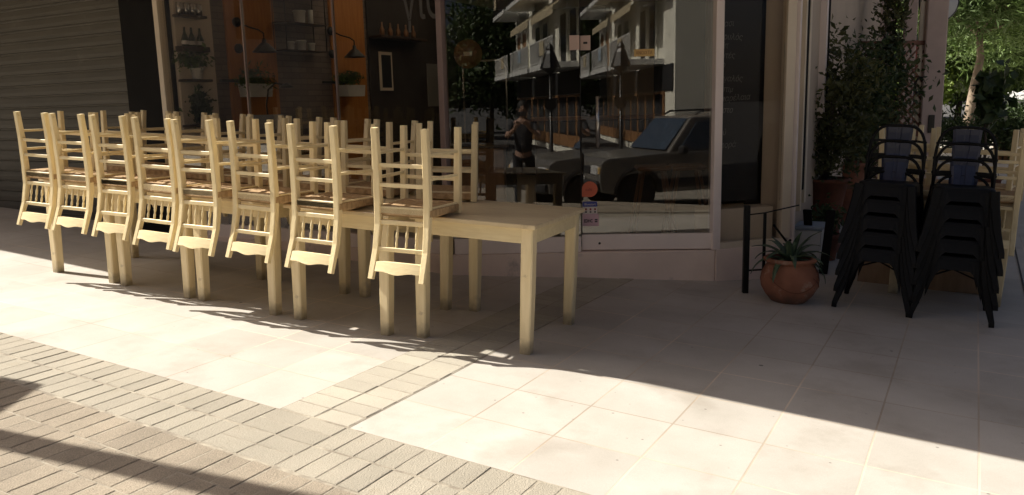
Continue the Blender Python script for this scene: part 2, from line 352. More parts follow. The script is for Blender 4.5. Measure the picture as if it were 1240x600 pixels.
# ------------------------------------------------------------------ ground
def terr(name, m, srange, nrange, ns, nn, dz, kind='structure'):
    """sheet following the terrain, in the street grid frame so its texture lines up with the grid"""
    o0 = G(-2.299, 2.957, 0); ss = srange; vs = []; fs = []
    rot = Matrix.Translation(o0) @ Matrix.Rotation(PSI, 4, 'Z'); inv = rot.inverted()
    S = np.linspace(*srange, ns); Nn = np.linspace(*nrange, nn)
    for b in Nn:
        for a in S:
            p = G(float(a), float(b)); p.z += dz; vs.append(inv @ p)
    for j in range(nn - 1):
        for i in range(ns - 1):
            q = j * ns + i; fs.append((q, q + 1, q + 1 + ns, q + ns))
    mb = MB(); mb.add(vs, fs, True); o = mb.build(name, m, fix=False); o.matrix_basis = rot; tag(o, kind=kind); return o
xs = sorted(set([round(v, 3) for v in list(np.linspace(-16, 20, 73)) + [-.9, -1.05, -1.2, -1.35, -1.5, -600, -400, -250, -150, -100, -70, -50, -40, -30, -24, -20, 24, 30, 38, 50, 70, 100, 150, 250, 400, 600]]))
mb = MB(); vs = [(x, y, gz(x, y) - (.06 if -2.6 < y < -.4 else .012)) for y in xs for x in xs]; k = len(xs)
mb.add(vs, [(j * k + i, j * k + i + 1, (j + 1) * k + i + 1, (j + 1) * k + i) for j in range(k - 1) for i in range(k - 1)], True)
tag(mb.build('ground', M['asphalt'], fix=False), kind='structure')
terr('pavement', M['tile'], (-18, 26), (2.553, 40.0), 90, 80, 0.0)
terr('street', M['paver'], (-18, 26), (-6, 2.553), 300, 90, -.006)
terr('road', M['asphalt'], (-18, 26), (-14, -6), 120, 40, -.004)

def bricks(name, m, cells, hgt=.004, seed=1, gap=.003):
    r = random.Random(seed); mb = MB()
    for (s0, s1, n0, n1) in cells:
        j = lambda: r.uniform(-.0016, .0016)
        s0 += gap + j(); s1 -= gap + j(); n0 += gap + j(); n1 -= gap + j()
        hh = hgt + r.uniform(-.0012, .0012); tl = [r.uniform(-.0009, .0009) for _ in range(4)]
        b = .0035
        def P(s, n, dz): p = G(s, n); return (p.x, p.y, p.z + dz)
        bot = [P(s0, n0, -.02), P(s1, n0, -.02), P(s1, n1, -.02), P(s0, n1, -.02)]
        mid = [P(s0, n0, hh - .0025), P(s1, n0, hh - .0025), P(s1, n1, hh - .0025), P(s0, n1, hh - .0025)]
        top = [P(s0 + b, n0 + b, hh + tl[0]), P(s1 - b, n0 + b, hh + tl[1]), P(s1 - b, n1 - b, hh + tl[2]), P(s0 + b, n1 - b, hh + tl[3])]
        fs = [(8, 9, 10, 11)]
        for i in range(4):
            q = (i + 1) % 4; fs += [(i, q, 4 + q, 4 + i), (4 + i, 4 + q, 8 + q, 8 + i)]
        mb.add(bot + mid + top, fs)
    return tag(mb.build(name, m, fix=False), kind='structure')
SE = -2.299                                    # right edge of the brick strip
cells = []
w = .1045
for i in range(-75, 75):
    s0 = SE + i * w
    for (n0, n1) in ((2.345, 2.555), (2.125, 2.338)):
        if SE - .45 < s0 + w / 2 < SE + .02: continue
        cells.append((s0, s0 + w, n0, n1))
for k in range(4):                             # turned bricks where the strip crosses the border
    for c in range(2): cells.append((SE - .42 + .21 * c, SE - .21 + .21 * c, 2.125 + k * .1075, 2.125 + (k + 1) * .1075))
bricks('pavement_border', M['brick_border'], cells, seed=3)
cells = []
for k in range(31):
    for c in range(2): cells.append((SE - .405 + .2025 * c, SE - .2025 + .2025 * c, 2.565 + k * .1165, 2.565 + (k + 1) * .1165))
bricks('pavement_strip', M['brick_strip'], cells, hgt=.0042, seed=5, gap=.0035)
cells = []
for row in range(9):
    n1 = 2.115 - row * .215
    for i in range(-75, 48):
        s0 = SE + i * .106 + (.043 * row) % .106
        cells.append((s0, s0 + .106, n1 - .215, n1))
bricks('street_paving', M['brick_street'], cells, hgt=.0035, seed=9, gap=.003)
# sandy bed below the bricks
def strip_sheet(name, m, s0, s1, n0, n1, dz):
    mb = MB(); S = np.linspace(s0, s1, 60); vs = []
    for n in (n0, n1):
        for a in S: p = G(float(a), n); vs.append((p.x, p.y, p.z + dz))
    mb.add(vs, [(i, i + 1, 61 + i, 60 + i) for i in range(59)]); return tag(mb.build(name, m, fix=False), kind='structure')
strip_sheet('path_bed', M['joint'], -11, 6, .15, 2.56, .0012)
mb = MB(); S = np.linspace(2.556, 6.1, 30); vs = []
for s in (SE - .408, SE + .003):
    for n in S: p = G(s, float(n)); vs.append((p.x, p.y, p.z + .0016))
mb.add(vs, [(i, i + 1, 31 + i, 30 + i) for i in range(29)]); tag(mb.build('path_bed', M['joint'], fix=False), kind='structure')

# ------------------------------------------------------------------ tables
T_H = .745
def make_table():
    t = thing('dining_table', 'x', 'table', group='square cream tables pushed together in a row')
    mb = MB(); mb.box((0, 0, T_H - .0125), (.80, .80, .025), ch=.004); mb.build('table_top', M['cream_top'], t)
    mb = MB()
    for sgn in (-1, 1):
        mb.box((0, sgn * .362, T_H - .068), (.63, .022, .085), ch=.002); mb.box((sgn * .362, 0, T_H - .068), (.022, .63, .085), ch=.002)
    mb.build('apron', M['cream_h'], t)
    for a in (-1, 1):
        for b in (-1, 1):
            mb = MB(); mb.bar([(a * .340, b * .340, T_H - .0255), (a * .340, b * .340, .35), (a * .338, b * .338, -.01)], [(.072, .072), (.070, .070), (.062, .062)]); mb.build('leg', M['cream_leg'], t)
    return t
tables = [((-5.89, 4.05), -.50, 'cream wooden table at the far left end, nearest the roller shutter'),
          ((-5.06, 4.05), -.505, 'cream wooden table next to the one nearest the roller shutter'),
          ((-4.24, 4.06), -.52, 'middle table of the five in the row, under upturned chairs'),
          ((-3.37, 4.08), -.475, 'cream table just left of the mostly empty end table'),
          ((-2.50, 4.20), -.435, 'cream table with a bare glossy top at the right end of the row')]
t0 = make_table(); TB = []
for i, ((s, n), yaw, lab) in enumerate(tables):
    p = G(s, n); mm = tilted(p.x, p.y, yaw); TB.append(mm)
    if i == 0: t0.matrix_basis = mm; t0['label'] = lab
    else: dup(t0, mm, lab)
RT_P = Vector((3.36, 6.14, 0))
rt = dup(t0, tilted(RT_P.x, RT_P.y, -.56), 'lone cream table behind the two stacks of black metal chairs'); del rt['group']

# ------------------------------------------------------------------ wooden chairs (modelled upright, then turned upside down)
CH = .50      # seat height
def make_chair():
    t = thing('wooden_chair', 'x', 'chair', group='cream wooden chairs upturned on the tables')
    W2, D = .155, .335
    post = lambda s: [(s * W2, -.028, 0), (s * W2, -.010, .18), (s * W2, 0, .40), (s * W2, -.002, .54), (s * (W2 + .003), -.028, .68), (s * (W2 + .006), -.086, .84)]
    for s in (-1, 1):
        mb = MB(); mb.bar(post(s), [(.036, .036), (.038, .04), (.04, .042), (.038, .038), (.036, .032), (.032, .026)], up=Vector((0, 1, 0))); mb.build('back_post', M['cream'], t)
        mb = MB(); mb.bar([(s * (W2 + .022), D, 0), (s * (W2 + .022), D, .25), (s * (W2 + .022), D, CH - .004)], [(.034, .034), (.038, .038), (.040, .040)]); mb.build('front_leg', M['cream'], t)
    for z in (.205, .315):
        mb = MB(); mb.bar([(-W2, -.008, z), (W2, -.008, z)], (.016, .022), up=Vector((0, 0, 1))); mb.build('rung', M['cream_h'], t)
    for s in (-1, 1):
        for z in (.14, .275):
            mb = MB(); mb.bar([(s * W2, -.006, z), (s * (W2 + .022), D, z)], (.022, .016), up=Vector((0, 0, 1))); mb.build('rung', M['cream_h'], t)
    for z in (.17, .30):
        mb = MB(); mb.bar([(-W2 - .02, D, z), (W2 + .02, D, z)], (.016, .022), up=Vector((0, 0, 1))); mb.build('rung', M['cream_h'], t)
    mb = MB()
    mb.bar([(-W2, 0, CH - .045), (W2, 0, CH - .045)], (.024, .04), up=Vector((0, 0, 1))); mb.bar([(-W2 - .02, D, CH - .045), (W2 + .02, D, CH - .045)], (.024, .04), up=Vector((0, 0, 1)))
    for s in (-1, 1): mb.bar([(s * W2, 0, CH - .047), (s * (W2 + .02), D, CH - .047)], (.024, .04), up=Vector((0, 0, 1)))
    mb.build('seat_frame', M['cream'], t)
    # rush seat: four woven wedges rising to the cords
    mb = MB(); n = 22; vs = []; fs = []
    for side, z0 in ((1, CH - .018), (-1, CH - .058)):
        for j in range(n + 1):
            for i in range(n + 1):
                a = i / n * 2 - 1; b = j / n * 2 - 1
                hw = W2 + .012 + (.02) * (j / n); e = max(abs(a), abs(b))
                rid = .0022 * (1 if (int((a if abs(a) > abs(b) else b) * 14) % 2) else -1)
                vs.append((a * (hw + .008), -.012 + (D + .030) * (j / n), z0 + side * (.016 * (1 - e ** 6) - .006 * (1 - e) + rid)))
    k = n + 1
    for o in (0, k * k):
        for j in range(n):
            for i in range(n): q = o + j * k + i; fs.append((q, q + 1, q + 1 + k, q + k))
    rim = [i for i in range(k)] + [j * k + n for j in range(1, k)] + [n * k + i for i in range(n - 1, -1, -1)] + [j * k for j in range(n - 1, 0, -1)]
    for a, b in zip(rim, rim[1:] + rim[:1]): fs.append((a, b, b + k * k, a + k * k))
    mb.add(vs, fs); mb.build('seat', M['rush'], t)
    yb = lambda z: -.002 if z < .54 else (-.002 - .026 * (z - .54) / .14 if z < .68 else -.028 - .058 * (z - .68) / .16)
    mb = MB(); mb.bar([(-W2, yb(.525), .525), (W2, yb(.525), .525)], (.022, .026), up=Vector((0, 0, 1))); mb.build('back_rail', M['cream_h'], t)
    mb = MB(); mb.bar([(-W2, yb(.675), .675), (W2, yb(.675), .675)], (.020, .024), up=Vector((0, 0, 1))); mb.build('back_rail', M['cream_h'], t)
    prof = [(.006, 0), (.0075, .012), (.0052, .02), (.0085, .045), (.009, .062), (.0065, .078), (.0048, .082), (.0078, .10), (.0065, .125), (.005, .132)]
    for i in range(4):
        x = -W2 + .062 + i * (2 * W2 - .124) / 3
        a = Vector((x, yb(.535), .535)); b = Vector((x, yb(.668), .668)); ax = (b - a).to_track_quat('Z', 'Y').to_matrix()
        mb = MB(); mb.lathe([(r, z * (b - a).length / .132) for r, z in prof], a, 8, ax); mb.build('spindle', M['cream'], t)
    # crest rail with a scalloped outer edge
    mb = MB(); nx = 28; vs = []; fs = []
    for i in range(nx + 1):
        x = -W2 + .012 + (2 * W2 - .024) * i / nx; q = (x / W2)
        zt = .792 + .015 * math.exp(-(q / .42) ** 2) + .005 * math.exp(-((abs(q) - .85) / .2) ** 2) - .003
        zb = .738 + .004 * q * q; cur = -.014 * (1 - q * q)
        for y in (-.010, .010):
            vs.append((x, yb(zb) + cur + y, zb)); vs.append((x, yb(zt) + cur + y, zt))
    for i in range(nx):
        a = i * 4; fs += [(a, a + 1, a + 5, a + 4), (a + 2, a + 6, a + 7, a + 3), (a, a + 4, a + 6, a + 2), (a + 1, a + 3, a + 7, a + 5)]
    fs += [(0, 2, 3, 1), (nx * 4, nx * 4 + 1, nx * 4 + 3, nx * 4 + 2)]
    mb.add(vs, fs); mb.build('crest_rail', M['cream_h'], t)
    return t
FLIP = Matrix(((-1, 0, 0, 0), (0, 1, 0, 0), (0, 0, -1, 0), (0, 0, 0, 1)))
def upturned(x, y, yaw, top=T_H, roll=0.0):
    m = tilted(x, y, yaw)
    return m @ Matrix.Translation((0, 0, top + CH - .003)) @ Matrix.Rotation(roll, 4, 'Y') @ FLIP
front = [(-6.07, 3.535, -.455, .004), (-5.66, 3.545, -.462, -.008), (-5.21, 3.55, -.482, -.010), (-4.69, 3.50, -.478, 0), (-4.31, 3.50, -.494, -.02), (-3.86, 3.55, -.476, .004), (-3.36, 3.545, -.466, 0), (-2.78, 3.60, -.385, -.006)]
fl = ['upturned chair at the far left of the front row, against the roller shutter',
      'second upturned chair from the shutter in the front row',
      'front row chair above the first pair of touching table legs',
      'front row chair between the first and second pairs of touching table legs',
      'front row chair hanging over the second pair of touching table legs',
      'third front row chair from the right, its crest rail half in sun',
      'front row chair second from the right, nearly all in shade',
      'nearest upturned chair, alone at the right end of the front row']
c0 = make_chair()
for i, ((s, n, yaw, roll), lab) in enumerate(zip(front, fl)):
    p = G(s, n); mm = upturned(p.x, p.y, yaw, T_H + .006, roll)
    if i == 0: c0.matrix_basis = mm; c0['label'] = lab
    else: dup(c0, mm, lab)
sp = MB(); sp.lathe([(.0001, 0), (.012, .001), (.014, .004), (.010, .006), (.0001, .007)], (0, 0, 0), 14)
lastchair = [o for o in COL.objects if o.get('label') == fl[-1]][0]
bad = MB(); bad.add([(x * 1.25, -.078 + (-z), .775 + y * .62) for (x, y, z) in sp.v], sp.f, True)
bad.build('oval_badge', M['white_plastic'], lastchair)
back = [(-6.1, 4.56, 2.64), (-5.66, 4.55, 2.70), (-5.2, 4.54, 2.62), (-4.82, 4.56, 2.68), (-4.42, 4.55, 2.60), (-3.98, 4.56, 2.66), (-3.58, 4.57, 2.72), (-3.15, 4.66, 3.10)]
bl = ['upturned chair in the back row behind the chair nearest the shutter',
      'back row upturned chair in front of the black column',
      'back row upturned chair in front of the white window frame',
      'back row upturned chair below the leafy plant on the bottom shelf',
      'back row upturned chair in front of the first orange panel',
      'back row upturned chair right of the thin first window joint',
      'second upturned chair from the right in the back row',
      'rightmost upturned chair of the back row, beside the bare table top']
for (s, n, yaw), lab in zip(back, bl):
    p = G(s, n); dup(c0, upturned(p.x, p.y, yaw, T_H + .004), lab)
for dx, dn, yaw, lab in ((-.20, -.44, -.57, 'front left upturned chair hanging behind the left black stack'), (.21, -.44, -.53, 'front right upturned chair hanging behind the right black stack'), (-.53, .05, PSI - 1.62, 'upturned chair at the left edge of the table behind the black stacks'), (-.17, .50, 2.58, 'left upturned chair on the table behind the black chair stacks'), (.23, .46, 2.40, 'right upturned chair on the table behind the black chair stacks')):
    p = RT_P + U * dx + V * dn; dup(c0, upturned(p.x, p.y, yaw), lab)['group'] = 'cream chairs behind the black stacks'

# ------------------------------------------------------------------ black metal chairs
def make_metal():
    t = thing('metal_chair', 'x', 'chair', group='black metal chairs in two stacks')
    bm_, nm = M['black_metal'], M['navy_metal']
    # seat pan with rounded corners; front at -y
    def rr(hw, y0, y1, r, n=5):
        pts = []
        for cx, cy, a0 in ((hw - r, y1 - r, 0), (-hw + r, y1 - r, 90), (-hw + r, y0 + r, 180), (hw - r, y0 + r, 270)):
            for i in range(n + 1): a = R(a0 + 90 * i / n); pts.append((cx + r * math.cos(a), cy + r * math.sin(a)))
        return pts
    mb = MB(); A = rr(.165, -.165, .165, .05); B = rr(.175, -.175, .175, .055); C_ = rr(.182, -.182, .182, .06); n = len(A)
    vs = [(x * .3, y * .3, .432) for x, y in A] + [(x, y, .436) for x, y in A] + [(x, y, .430) for x, y in B] + [(x, y, .408) for x, y in C_] + [(x * .97, y * .97, .404) for x, y in C_]
    fs = [tuple(range(n))]
    for k in range(4):
        for i in range(n): fs.append((k * n + i, k * n + (i + 1) % n, (k + 1) * n + (i + 1) % n, (k + 1) * n + i))
    mb.add(vs, fs); mb.build('seat', bm_, t)
    # arched aprons between the legs
    for q in range(4):
        rz = Matrix.Rotation(R(90 * q), 3, 'Z'); mb = MB(); vs = []; fs = []; m = 12
        for i in range(m + 1):
            x = -.165 + .33 * i / m; a = abs(x) / .165
            for z, y in ((.412, -.179), (.345 - .20 * max(0, a - .55) ** 1.4 / .33, -.186 - .012)):
                vs.append(rz @ Vector((x, y, z))); vs.append(rz @ Vector((x, y + .004, z)))
        for i in range(m):
            a = i * 4; fs += [(a, a + 4, a + 6, a + 2), (a + 1, a + 3, a + 7, a + 5), (a + 2, a + 6, a + 7, a + 3), (a, a + 1, a + 5, a + 4)]
        mb.add(vs, fs); mb.build('apron', bm_, t)
    for sx_ in (-1, 1):
        for sy_ in (-1, 1):
            mb = MB(); tx, ty = (.238, .235)
            ps = [(sx_ * .165, sy_ * .165, .42), (sx_ * .175, sy_ * .175, .32), (sx_ * .205, sy_ * .202, .15), (sx_ * tx, sy_ * ty, .03), (sx_ * (tx + .002), sy_ * (ty + .002), .0)]
            mb.bar(ps, [(.058, .058), (.056, .056), (.046, .046), (.034, .034), (.032, .032)], up=Vector((0, 1, 0))); lg = mb.build('leg', bm_, t)
    # X brace under the seat
    mb = MB(); mb.tube([(-.185, -.185, .27), (0, 0, .32), (.185, .185, .27)], .006, 6); mb.tube([(.185, -.185, .27), (0, 0, .314), (-.185, .185, .27)], .006, 6); mb.build('cross_brace', bm_, t)
    # bent back hoop, rails and splat
    hoop = []
    for i in range(25):
        a = math.pi * i / 24; c, s = math.cos(a), math.sin(a)
        x = .200 * (abs(c) ** .55) * (1 if c > 0 else -1); zz = (s ** .62)
        z = .42 + .405 * zz; hoop.append((x * (.90 + .10 * zz), .150 + .050 * zz, z))
    mb = MB(); mb.tube(hoop, .0105, 8); mb.build('back_hoop', bm_, t)
    for z in (.51, .61, .71):
        mb = MB(); q = (z - .42) / .405; yy = .150 + .050 * q; wd = .198 if z < .7 else .186
        mb.bar([(-wd, yy - .004, z), (-.13, yy + .018, z + .006), (-.055, yy + .030, z + .006), (.055, yy + .030, z + .006), (.13, yy + .018, z + .006), (wd, yy - .004, z)], (.004, .017), up=Vector((0, 0, 1)))
        mb.build('back_rail', bm_, t)
    mb = MB(); vs = []; fs = []; m = 10
    for j in range(m + 1):
        q = j / m; z = .428 + .385 * q; y = .146 + .050 * q + .026 * math.sin(math.pi * min(1, q * 1.0)) ** .7; hw = .068 + .022 * q
        for i, x in enumerate((-1, -.8, -.2, -.14, .14, .2, .8, 1)):
            d = -.004 if i in (1, 2, 5, 6) else (.0 if i in (3, 4) else .004)
            vs.append((x * hw, y + d, z))
    for j in range(m):
        for i in range(7): a = j * 8 + i; fs.append((a, a + 1, a + 9, a + 8))
    nv = len(vs); vs += [(x, y + .004, z) for x, y, z in vs]; fs += [tuple(i + nv for i in f[::-1]) for f in fs]
    for j in range(m):
        for i in (0, 7): a = j * 8 + i; fs.append((a, a + 8, a + 8 + nv, a + nv))
    for i in range(7): fs.append((i, i + 1, i + 1 + nv, i + nv)); a = m * 8 + i; fs.append((a, a + 1, a + 1 + nv, a + nv))
    mb.add(vs, fs); mb.build('back_splat', nm, t)
    return t
m0 = make_metal(); first = True
pos = ['bottom', 'second lowest', 'middle', 'second highest', 'topmost']
for (x, y, yaw, nm) in ((2.60, 5.66, -.56, 'beside the clay pot'), (3.00, 5.43, -.44, 'nearest the cream table leg')):
    for k in range(5):
        mm = tilted(x, y, yaw + rnd.uniform(-.02, .02), .0) @ Matrix.Translation((rnd.uniform(-.004, .004), k * .004, k * .112)) @ Matrix.Rotation(R(-.4 * k), 4, 'X')
        lab = f'{pos[k]} black metal chair in the stack {nm}'
        if first: m0.matrix_basis = mm; m0['label'] = lab; first = False
        else: dup(m0, mm, lab)

# ------------------------------------------------------------------ shop building
NF = 5.343; ZB = .22; ZT = 2.95
shop = thing('shop_building', 'corner shop with large dark windows, glass door and overhanging floor above', 'building', G(-3.6, NF))
DA = R(-1.6)
C0 = Vector((-.49, 6.43, 0))                       # corner between long window and door
dd = Vector((math.cos(DA), math.sin(DA), 0)); dn = Vector((-dd.y, dd.x, 0))
C1 = C0 + dd * 2.115                                # right post of the door
pa = R(15); pd = Vector((math.cos(pa), math.sin(pa), 0)); pn = Vector((-pd.y, pd.x, 0))
C2 = C1 + pd * .66                                  # outer corner
def frame3(o, d):                                   # matrix with x along d, y into the shop, z up
    n = Vector((-d.y, d.x, 0)); return Matrix(((d.x, n.x, 0, o.x), (d.y, n.y, 0, o.y), (0, 0, 1, o.z), (0, 0, 0, 1)))
F_L = frame3(G(0, NF, 0), U); F_D = frame3(C0, dd); F_P = frame3(C1, pd)
F_S = frame3(Vector((C2.x, C2.y, 0)), V)            # side wall running back; y points to -U (into the shop)
def fb(mb, F, a0, a1, z0, z1, y0, y1, ch=.003):
    c = F @ Vector(((a0 + a1) / 2, (y0 + y1) / 2, (z0 + z1) / 2)); return mb.box(c, (abs(a1 - a0), abs(y1 - y0), abs(z1 - z0)), F, ch)
SL = -3.612                                         # corner mullion s
# plinth
mb = MB(); fb(mb, F_L, -6.86, SL + .01, -.6, ZB, -.03, .25); fb(mb, F_D, -.02, 2.10, -.6, ZB - .003, -.035, .25); fb(mb, F_P, -.02, .66, -.6, ZB + .002, -.04, .25)
mb.build('plinth', M['plinth'], shop, world=True)
mb = MB(); fb(mb, F_L, -7.40, -6.90, -.6, ZT, -.02, .28); mb.build('black_column', M['black'], shop, world=True)
# rolling shutter
mb = MB(); prof = []
zz = .30
vs = []; fs = []; k = 0
A0, A1 = -14.0, -7.41
while zz < ZT:
    for dz, dy in ((0, -.004), (.006, -.014), (.014, -.015), (.020, -.003), (.06, -.007), (.108, -.003), (.114, .0)):
        vs.append(F_L @ Vector((A0, .10 + dy, zz + dz))); vs.append(F_L @ Vector((A1, .10 + dy, zz + dz)))
    zz += .119
for i in range(0, len(vs) - 2, 2): fs.append((i, i + 1, i + 3, i + 2))
mb.add(vs, fs); fb(mb, F_L, A0, A1, .0, .31, .09, .12); mb.build('roller_shutter', M['shutter'], shop, world=True, fix=False)
# window frames
mb = MB(); fb(mb, F_L, -6.90, -6.835, ZB, ZT, -.02, .07); mb.build('window_frame', M['alu_cream'], shop, world=True)
mb = MB(); fb(mb, F_L, -6.835, SL - .03, ZB, ZB + .115, -.012, .05); mb.build('window_sill', M['alu'], shop, world=True)
mb = MB(); fb(mb, F_L, SL - .03, SL + .018, ZB, ZT, -.03, .045); mb.build('corner_mullion', M['alu_brown'], shop, world=True)
for a in (-5.745, -4.69):
    mb = MB(); fb(mb, F_L, a - .008, a + .008, ZB + .116, ZT, -.004, .020, .001); mb.build('glazing_joint', M['alu_brown'], shop, world=True)
for a0, a1 in ((-6.834, -5.754), (-5.736, -4.699), (-4.681, SL - .031)):
    mb = MB(); fb(mb, F_L, a0, a1, ZB + .117, ZT, .004, .012, 0); wp = mb.build('window_pane', GL_WIN, shop, world=True)
text_mb('γιο', .46, F_L @ Matrix.Translation((-3.985, -.002, 2.065)) @ Matrix.Rotation(R(90), 4, 'X') @ Matrix.Scale(.62, 4, (1, 0, 0)), M['frost'], 'window_lettering', wp)
# fixed pane, door leaf
XS = 1.048
mb = MB(); fb(mb, F_D, .03, XS - .004, ZB, ZB + .125, -.012, .04); mb.build('door_sill', M['alu'], shop, world=True)
mb = MB(); fb(mb, F_D, .022, XS - .004, ZB + .127, ZT, .008, .016, 0); mb.build('side_pane', GL_DOOR, shop, world=True)
F_DL = F_D @ Matrix.Translation((2.078, 0, 0)) @ Matrix.Rotation(R(-3.3), 4, 'Z') @ Matrix.Translation((-2.078, 0, 0))     # leaf hinged right, pushed a little inwards
door = MB(); fb(door, F_DL, XS + .004, 2.076, ZB + .006, ZB + .132, -.014, .038); door = door.build('door', M['alu'], shop, world=True)
mb = MB(); fb(mb, F_DL, XS + .008, 2.074, ZB + .134, ZT - .05, .008, .016, 0); mb.build('pane', GL_DOOR, door, world=True)
mb = MB(); fb(mb, F_DL, XS + .003, XS + .0075, ZB + .133, ZT - .05, .004, .020, .001); mb.build('glass_edge', M['ink'], door, world=True)
mb = MB(); hx = XS + .135
mb.tube([F_DL @ Vector((hx, -.055, 1.04)), F_DL @ Vector((hx, -.055, 1.44))], .014, 12)
for z in (1.10, 1.38): mb.tube([F_DL @ Vector((hx, -.055, z)), F_DL @ Vector((hx, .006, z))], .008, 8)
mb.build('handle', M['steel'], door, world=True)
mb = MB(); mb.lathe([(.0001, -.004), (.009, -.004), (.010, 0), (.0001, .001)], F_DL @ Vector((XS + .145, -.016, ZB + .06)), 12, (F_DL.to_3x3() @ Matrix.Rotation(R(90), 3, 'X'))); mb.build('lock', M['ink'], door, world=True)
def plaque(F, x0, x1, z0, z1, y, m, nm, par, lab=None):
    mb = MB(); fb(mb, F, x0, x1, z0, z1, y - .001, y, 0); o = mb.build(nm, m, par, world=True)
    if lab: o['label'] = lab
    return o
def letters(F, x, z, y, txt, size, m, nm, par, sx=1.0, bold=0, shear=0, rot=0):
    return text_mb(txt, size, F @ Matrix.Translation((x, y, z)) @ Matrix.Rotation(R(90), 4, 'X') @ Matrix.Rotation(rot, 4, 'Z') @ Matrix.Scale(sx, 4, (1, 0, 0)), m, nm, par, bold=bold, shear=shear)
# stickers low on the leaf
cx, cz, r = XS + .070, .715, .062
pts = [(cx + r * math.cos(a), cz + r * math.sin(a)) for a in [R(-90 + 270 * i / 24) for i in range(25)]] + [(cx - r, cz - r)]
mb = MB(); mb.prism(pts, .0055, .0065, lambda x, y, z: F_DL @ Vector((x, z, y))); st = mb.build('sticker', M['orange_vinyl'], door, world=True); st['label'] = 'orange round sticker with one square corner'
letters(F_DL, cx - .034, cz - .014, .005, 'café', .034, M['red_ink'], 'sticker', door)
plaque(F_DL, XS + .012, XS + .128, .575, .615, .0065, M['blue_vinyl'], 'sticker', door, 'blue sticker strip with white writing'); letters(F_DL, XS + .026, .586, .005, 'Bluestart', .025, M['paper'], 'sticker', door)
plaque(F_DL, XS + .012, XS + .128, .519, .573, .0065, M['paper'], 'sticker', door, 'white sticker with three small dark icons')
for i in range(3):
    x = XS + .032 + i * .036; plaque(F_DL, x, x + .014, .545, .562, .005, M['red_ink'], 'sticker', door); plaque(F_DL, x, x + .014, .526, .538, .005, M['ink'], 'sticker', door)
plaque(F_DL, XS + .010, XS + .140, .418, .517, .0065, M['pink_vinyl'], 'sticker', door, 'pink and white sticker with bold black letters')
letters(F_DL, XS + .022, .448, .005, 'EDHC', .036, M['ink'], 'sticker', door, sx=.72, bold=.0012)
plaque(F_DL, XS + .108, XS + .130, .448, .458, .005, M['ink'], 'sticker', door); plaque(F_DL, XS + .108, XS + .130, .463, .474, .005, M['ink'], 'sticker', door)
plaque(F_D, XS - .078, XS - .002, 1.795, 1.905, .0065, M['paper_pink'], 'paper_notice', shop)
pk = plaque(F_DL, XS + .002, XS + .085, 1.795, 1.905, .0055, M['paper_pink'], 'paper_notice', door, 'pink paper notice taped at the edge of the door glass'); plaque(F_DL, XS + .030, XS + .062, 1.842, 1.858, .004, M['ink'], 'paper_notice', door)
am = plaque(F_DL, XS + .42, XS + .575, 1.735, 1.790, .006, M['yellow_sign'], 'hours_sign', door, 'small amber sign on the door glass'); letters(F_DL, XS + .432, 1.750, .0045, 'ΑΝΟΙΧΤΑ', .036, M['mid_wood'], 'hours_sign', door, sx=.80)
# post between door and panel, panel window
mb = MB(); fb(mb, F_P, -.045, .022, ZB, ZT, -.03, .06); mb.build('door_post', M['alu'], shop, world=True)
mb = MB(); fb(mb, F_P, .022, .62, ZB, ZB + .05, -.02, .05); mb.build('panel_sill', M['alu_cream'], shop, world=True)
mb = MB(); fb(mb, F_P, .575, .655, ZB + .05, ZT, -.02, .055); mb.build('panel_frame', M['alu_cream'], shop, world=True)
mb = MB(); fb(mb, F_P, .023, .574, ZB + .051, ZT, .010, .018, 0); mb.build('panel_pane', GL_WIN, shop, world=True)
mb = MB(); fb(mb, F_P, .025, .43, ZB + .36, ZT, .12, .14); bb = mb.build('menu_board', M['slate'], shop, world=True); bb['label'] = 'blackboard with white chalk handwriting behind the glass'
lines = [(1.955, 'μπασι'), (1.865, 'τσουλός'), (1.79, 'ινύτ'), (1.72, 'ωυτές'), (1.65, 'πιο'), (1.545, 'μαγαλός'), (1.46, 'νιστιμ'), (1.385, 'παρέλαια'), (1.30, 'ινιστο'), (1.12, 'σού'), (1.02, 'γ/φορά')]
for i, (z, tx) in enumerate(lines):
    letters(F_P, .035 + (.05 if i == 7 else 0), z - .01, .1185, tx, .066, M['chalk'], 'chalk_writing', bb, sx=.85, shear=.25, rot=R(rnd.uniform(-2, 4)))
mb = MB(); fb(mb, F_P, .02, .57, ZB - .01, ZB + .30, .10, .40); mb.build('display_ledge', M['beige_wall'], shop, world=True)
mb = MB(); fb(mb, F_P, .43, .58, ZB + .3, ZT, .30, .32); mb.build('grey_reveal', M['dark_wall'], shop, world=True)
# side wall along the side street
mb = MB(); fb(mb, F_S, .08, 6.5, -.8, ZT, .03, .25); mb.build('side_wall', M['render'], shop, world=True)
for i, (a0, a1, z0, m_) in enumerate(((.03, .085, .0, 'alu'), (.28, .33, .45, 'alu_cream'), (.36, .43, .62, 'black'), (.46, .54, .5, 'alu_cream'), (1.30, 1.38, 1.2, 'alu'), (1.44, 1.50, 1.2, 'black'))):
    mb = MB(); fb(mb, F_S, a0, a1, z0, ZT, -.03, .035); mb.build('side_trim', M[m_], shop, world=True)
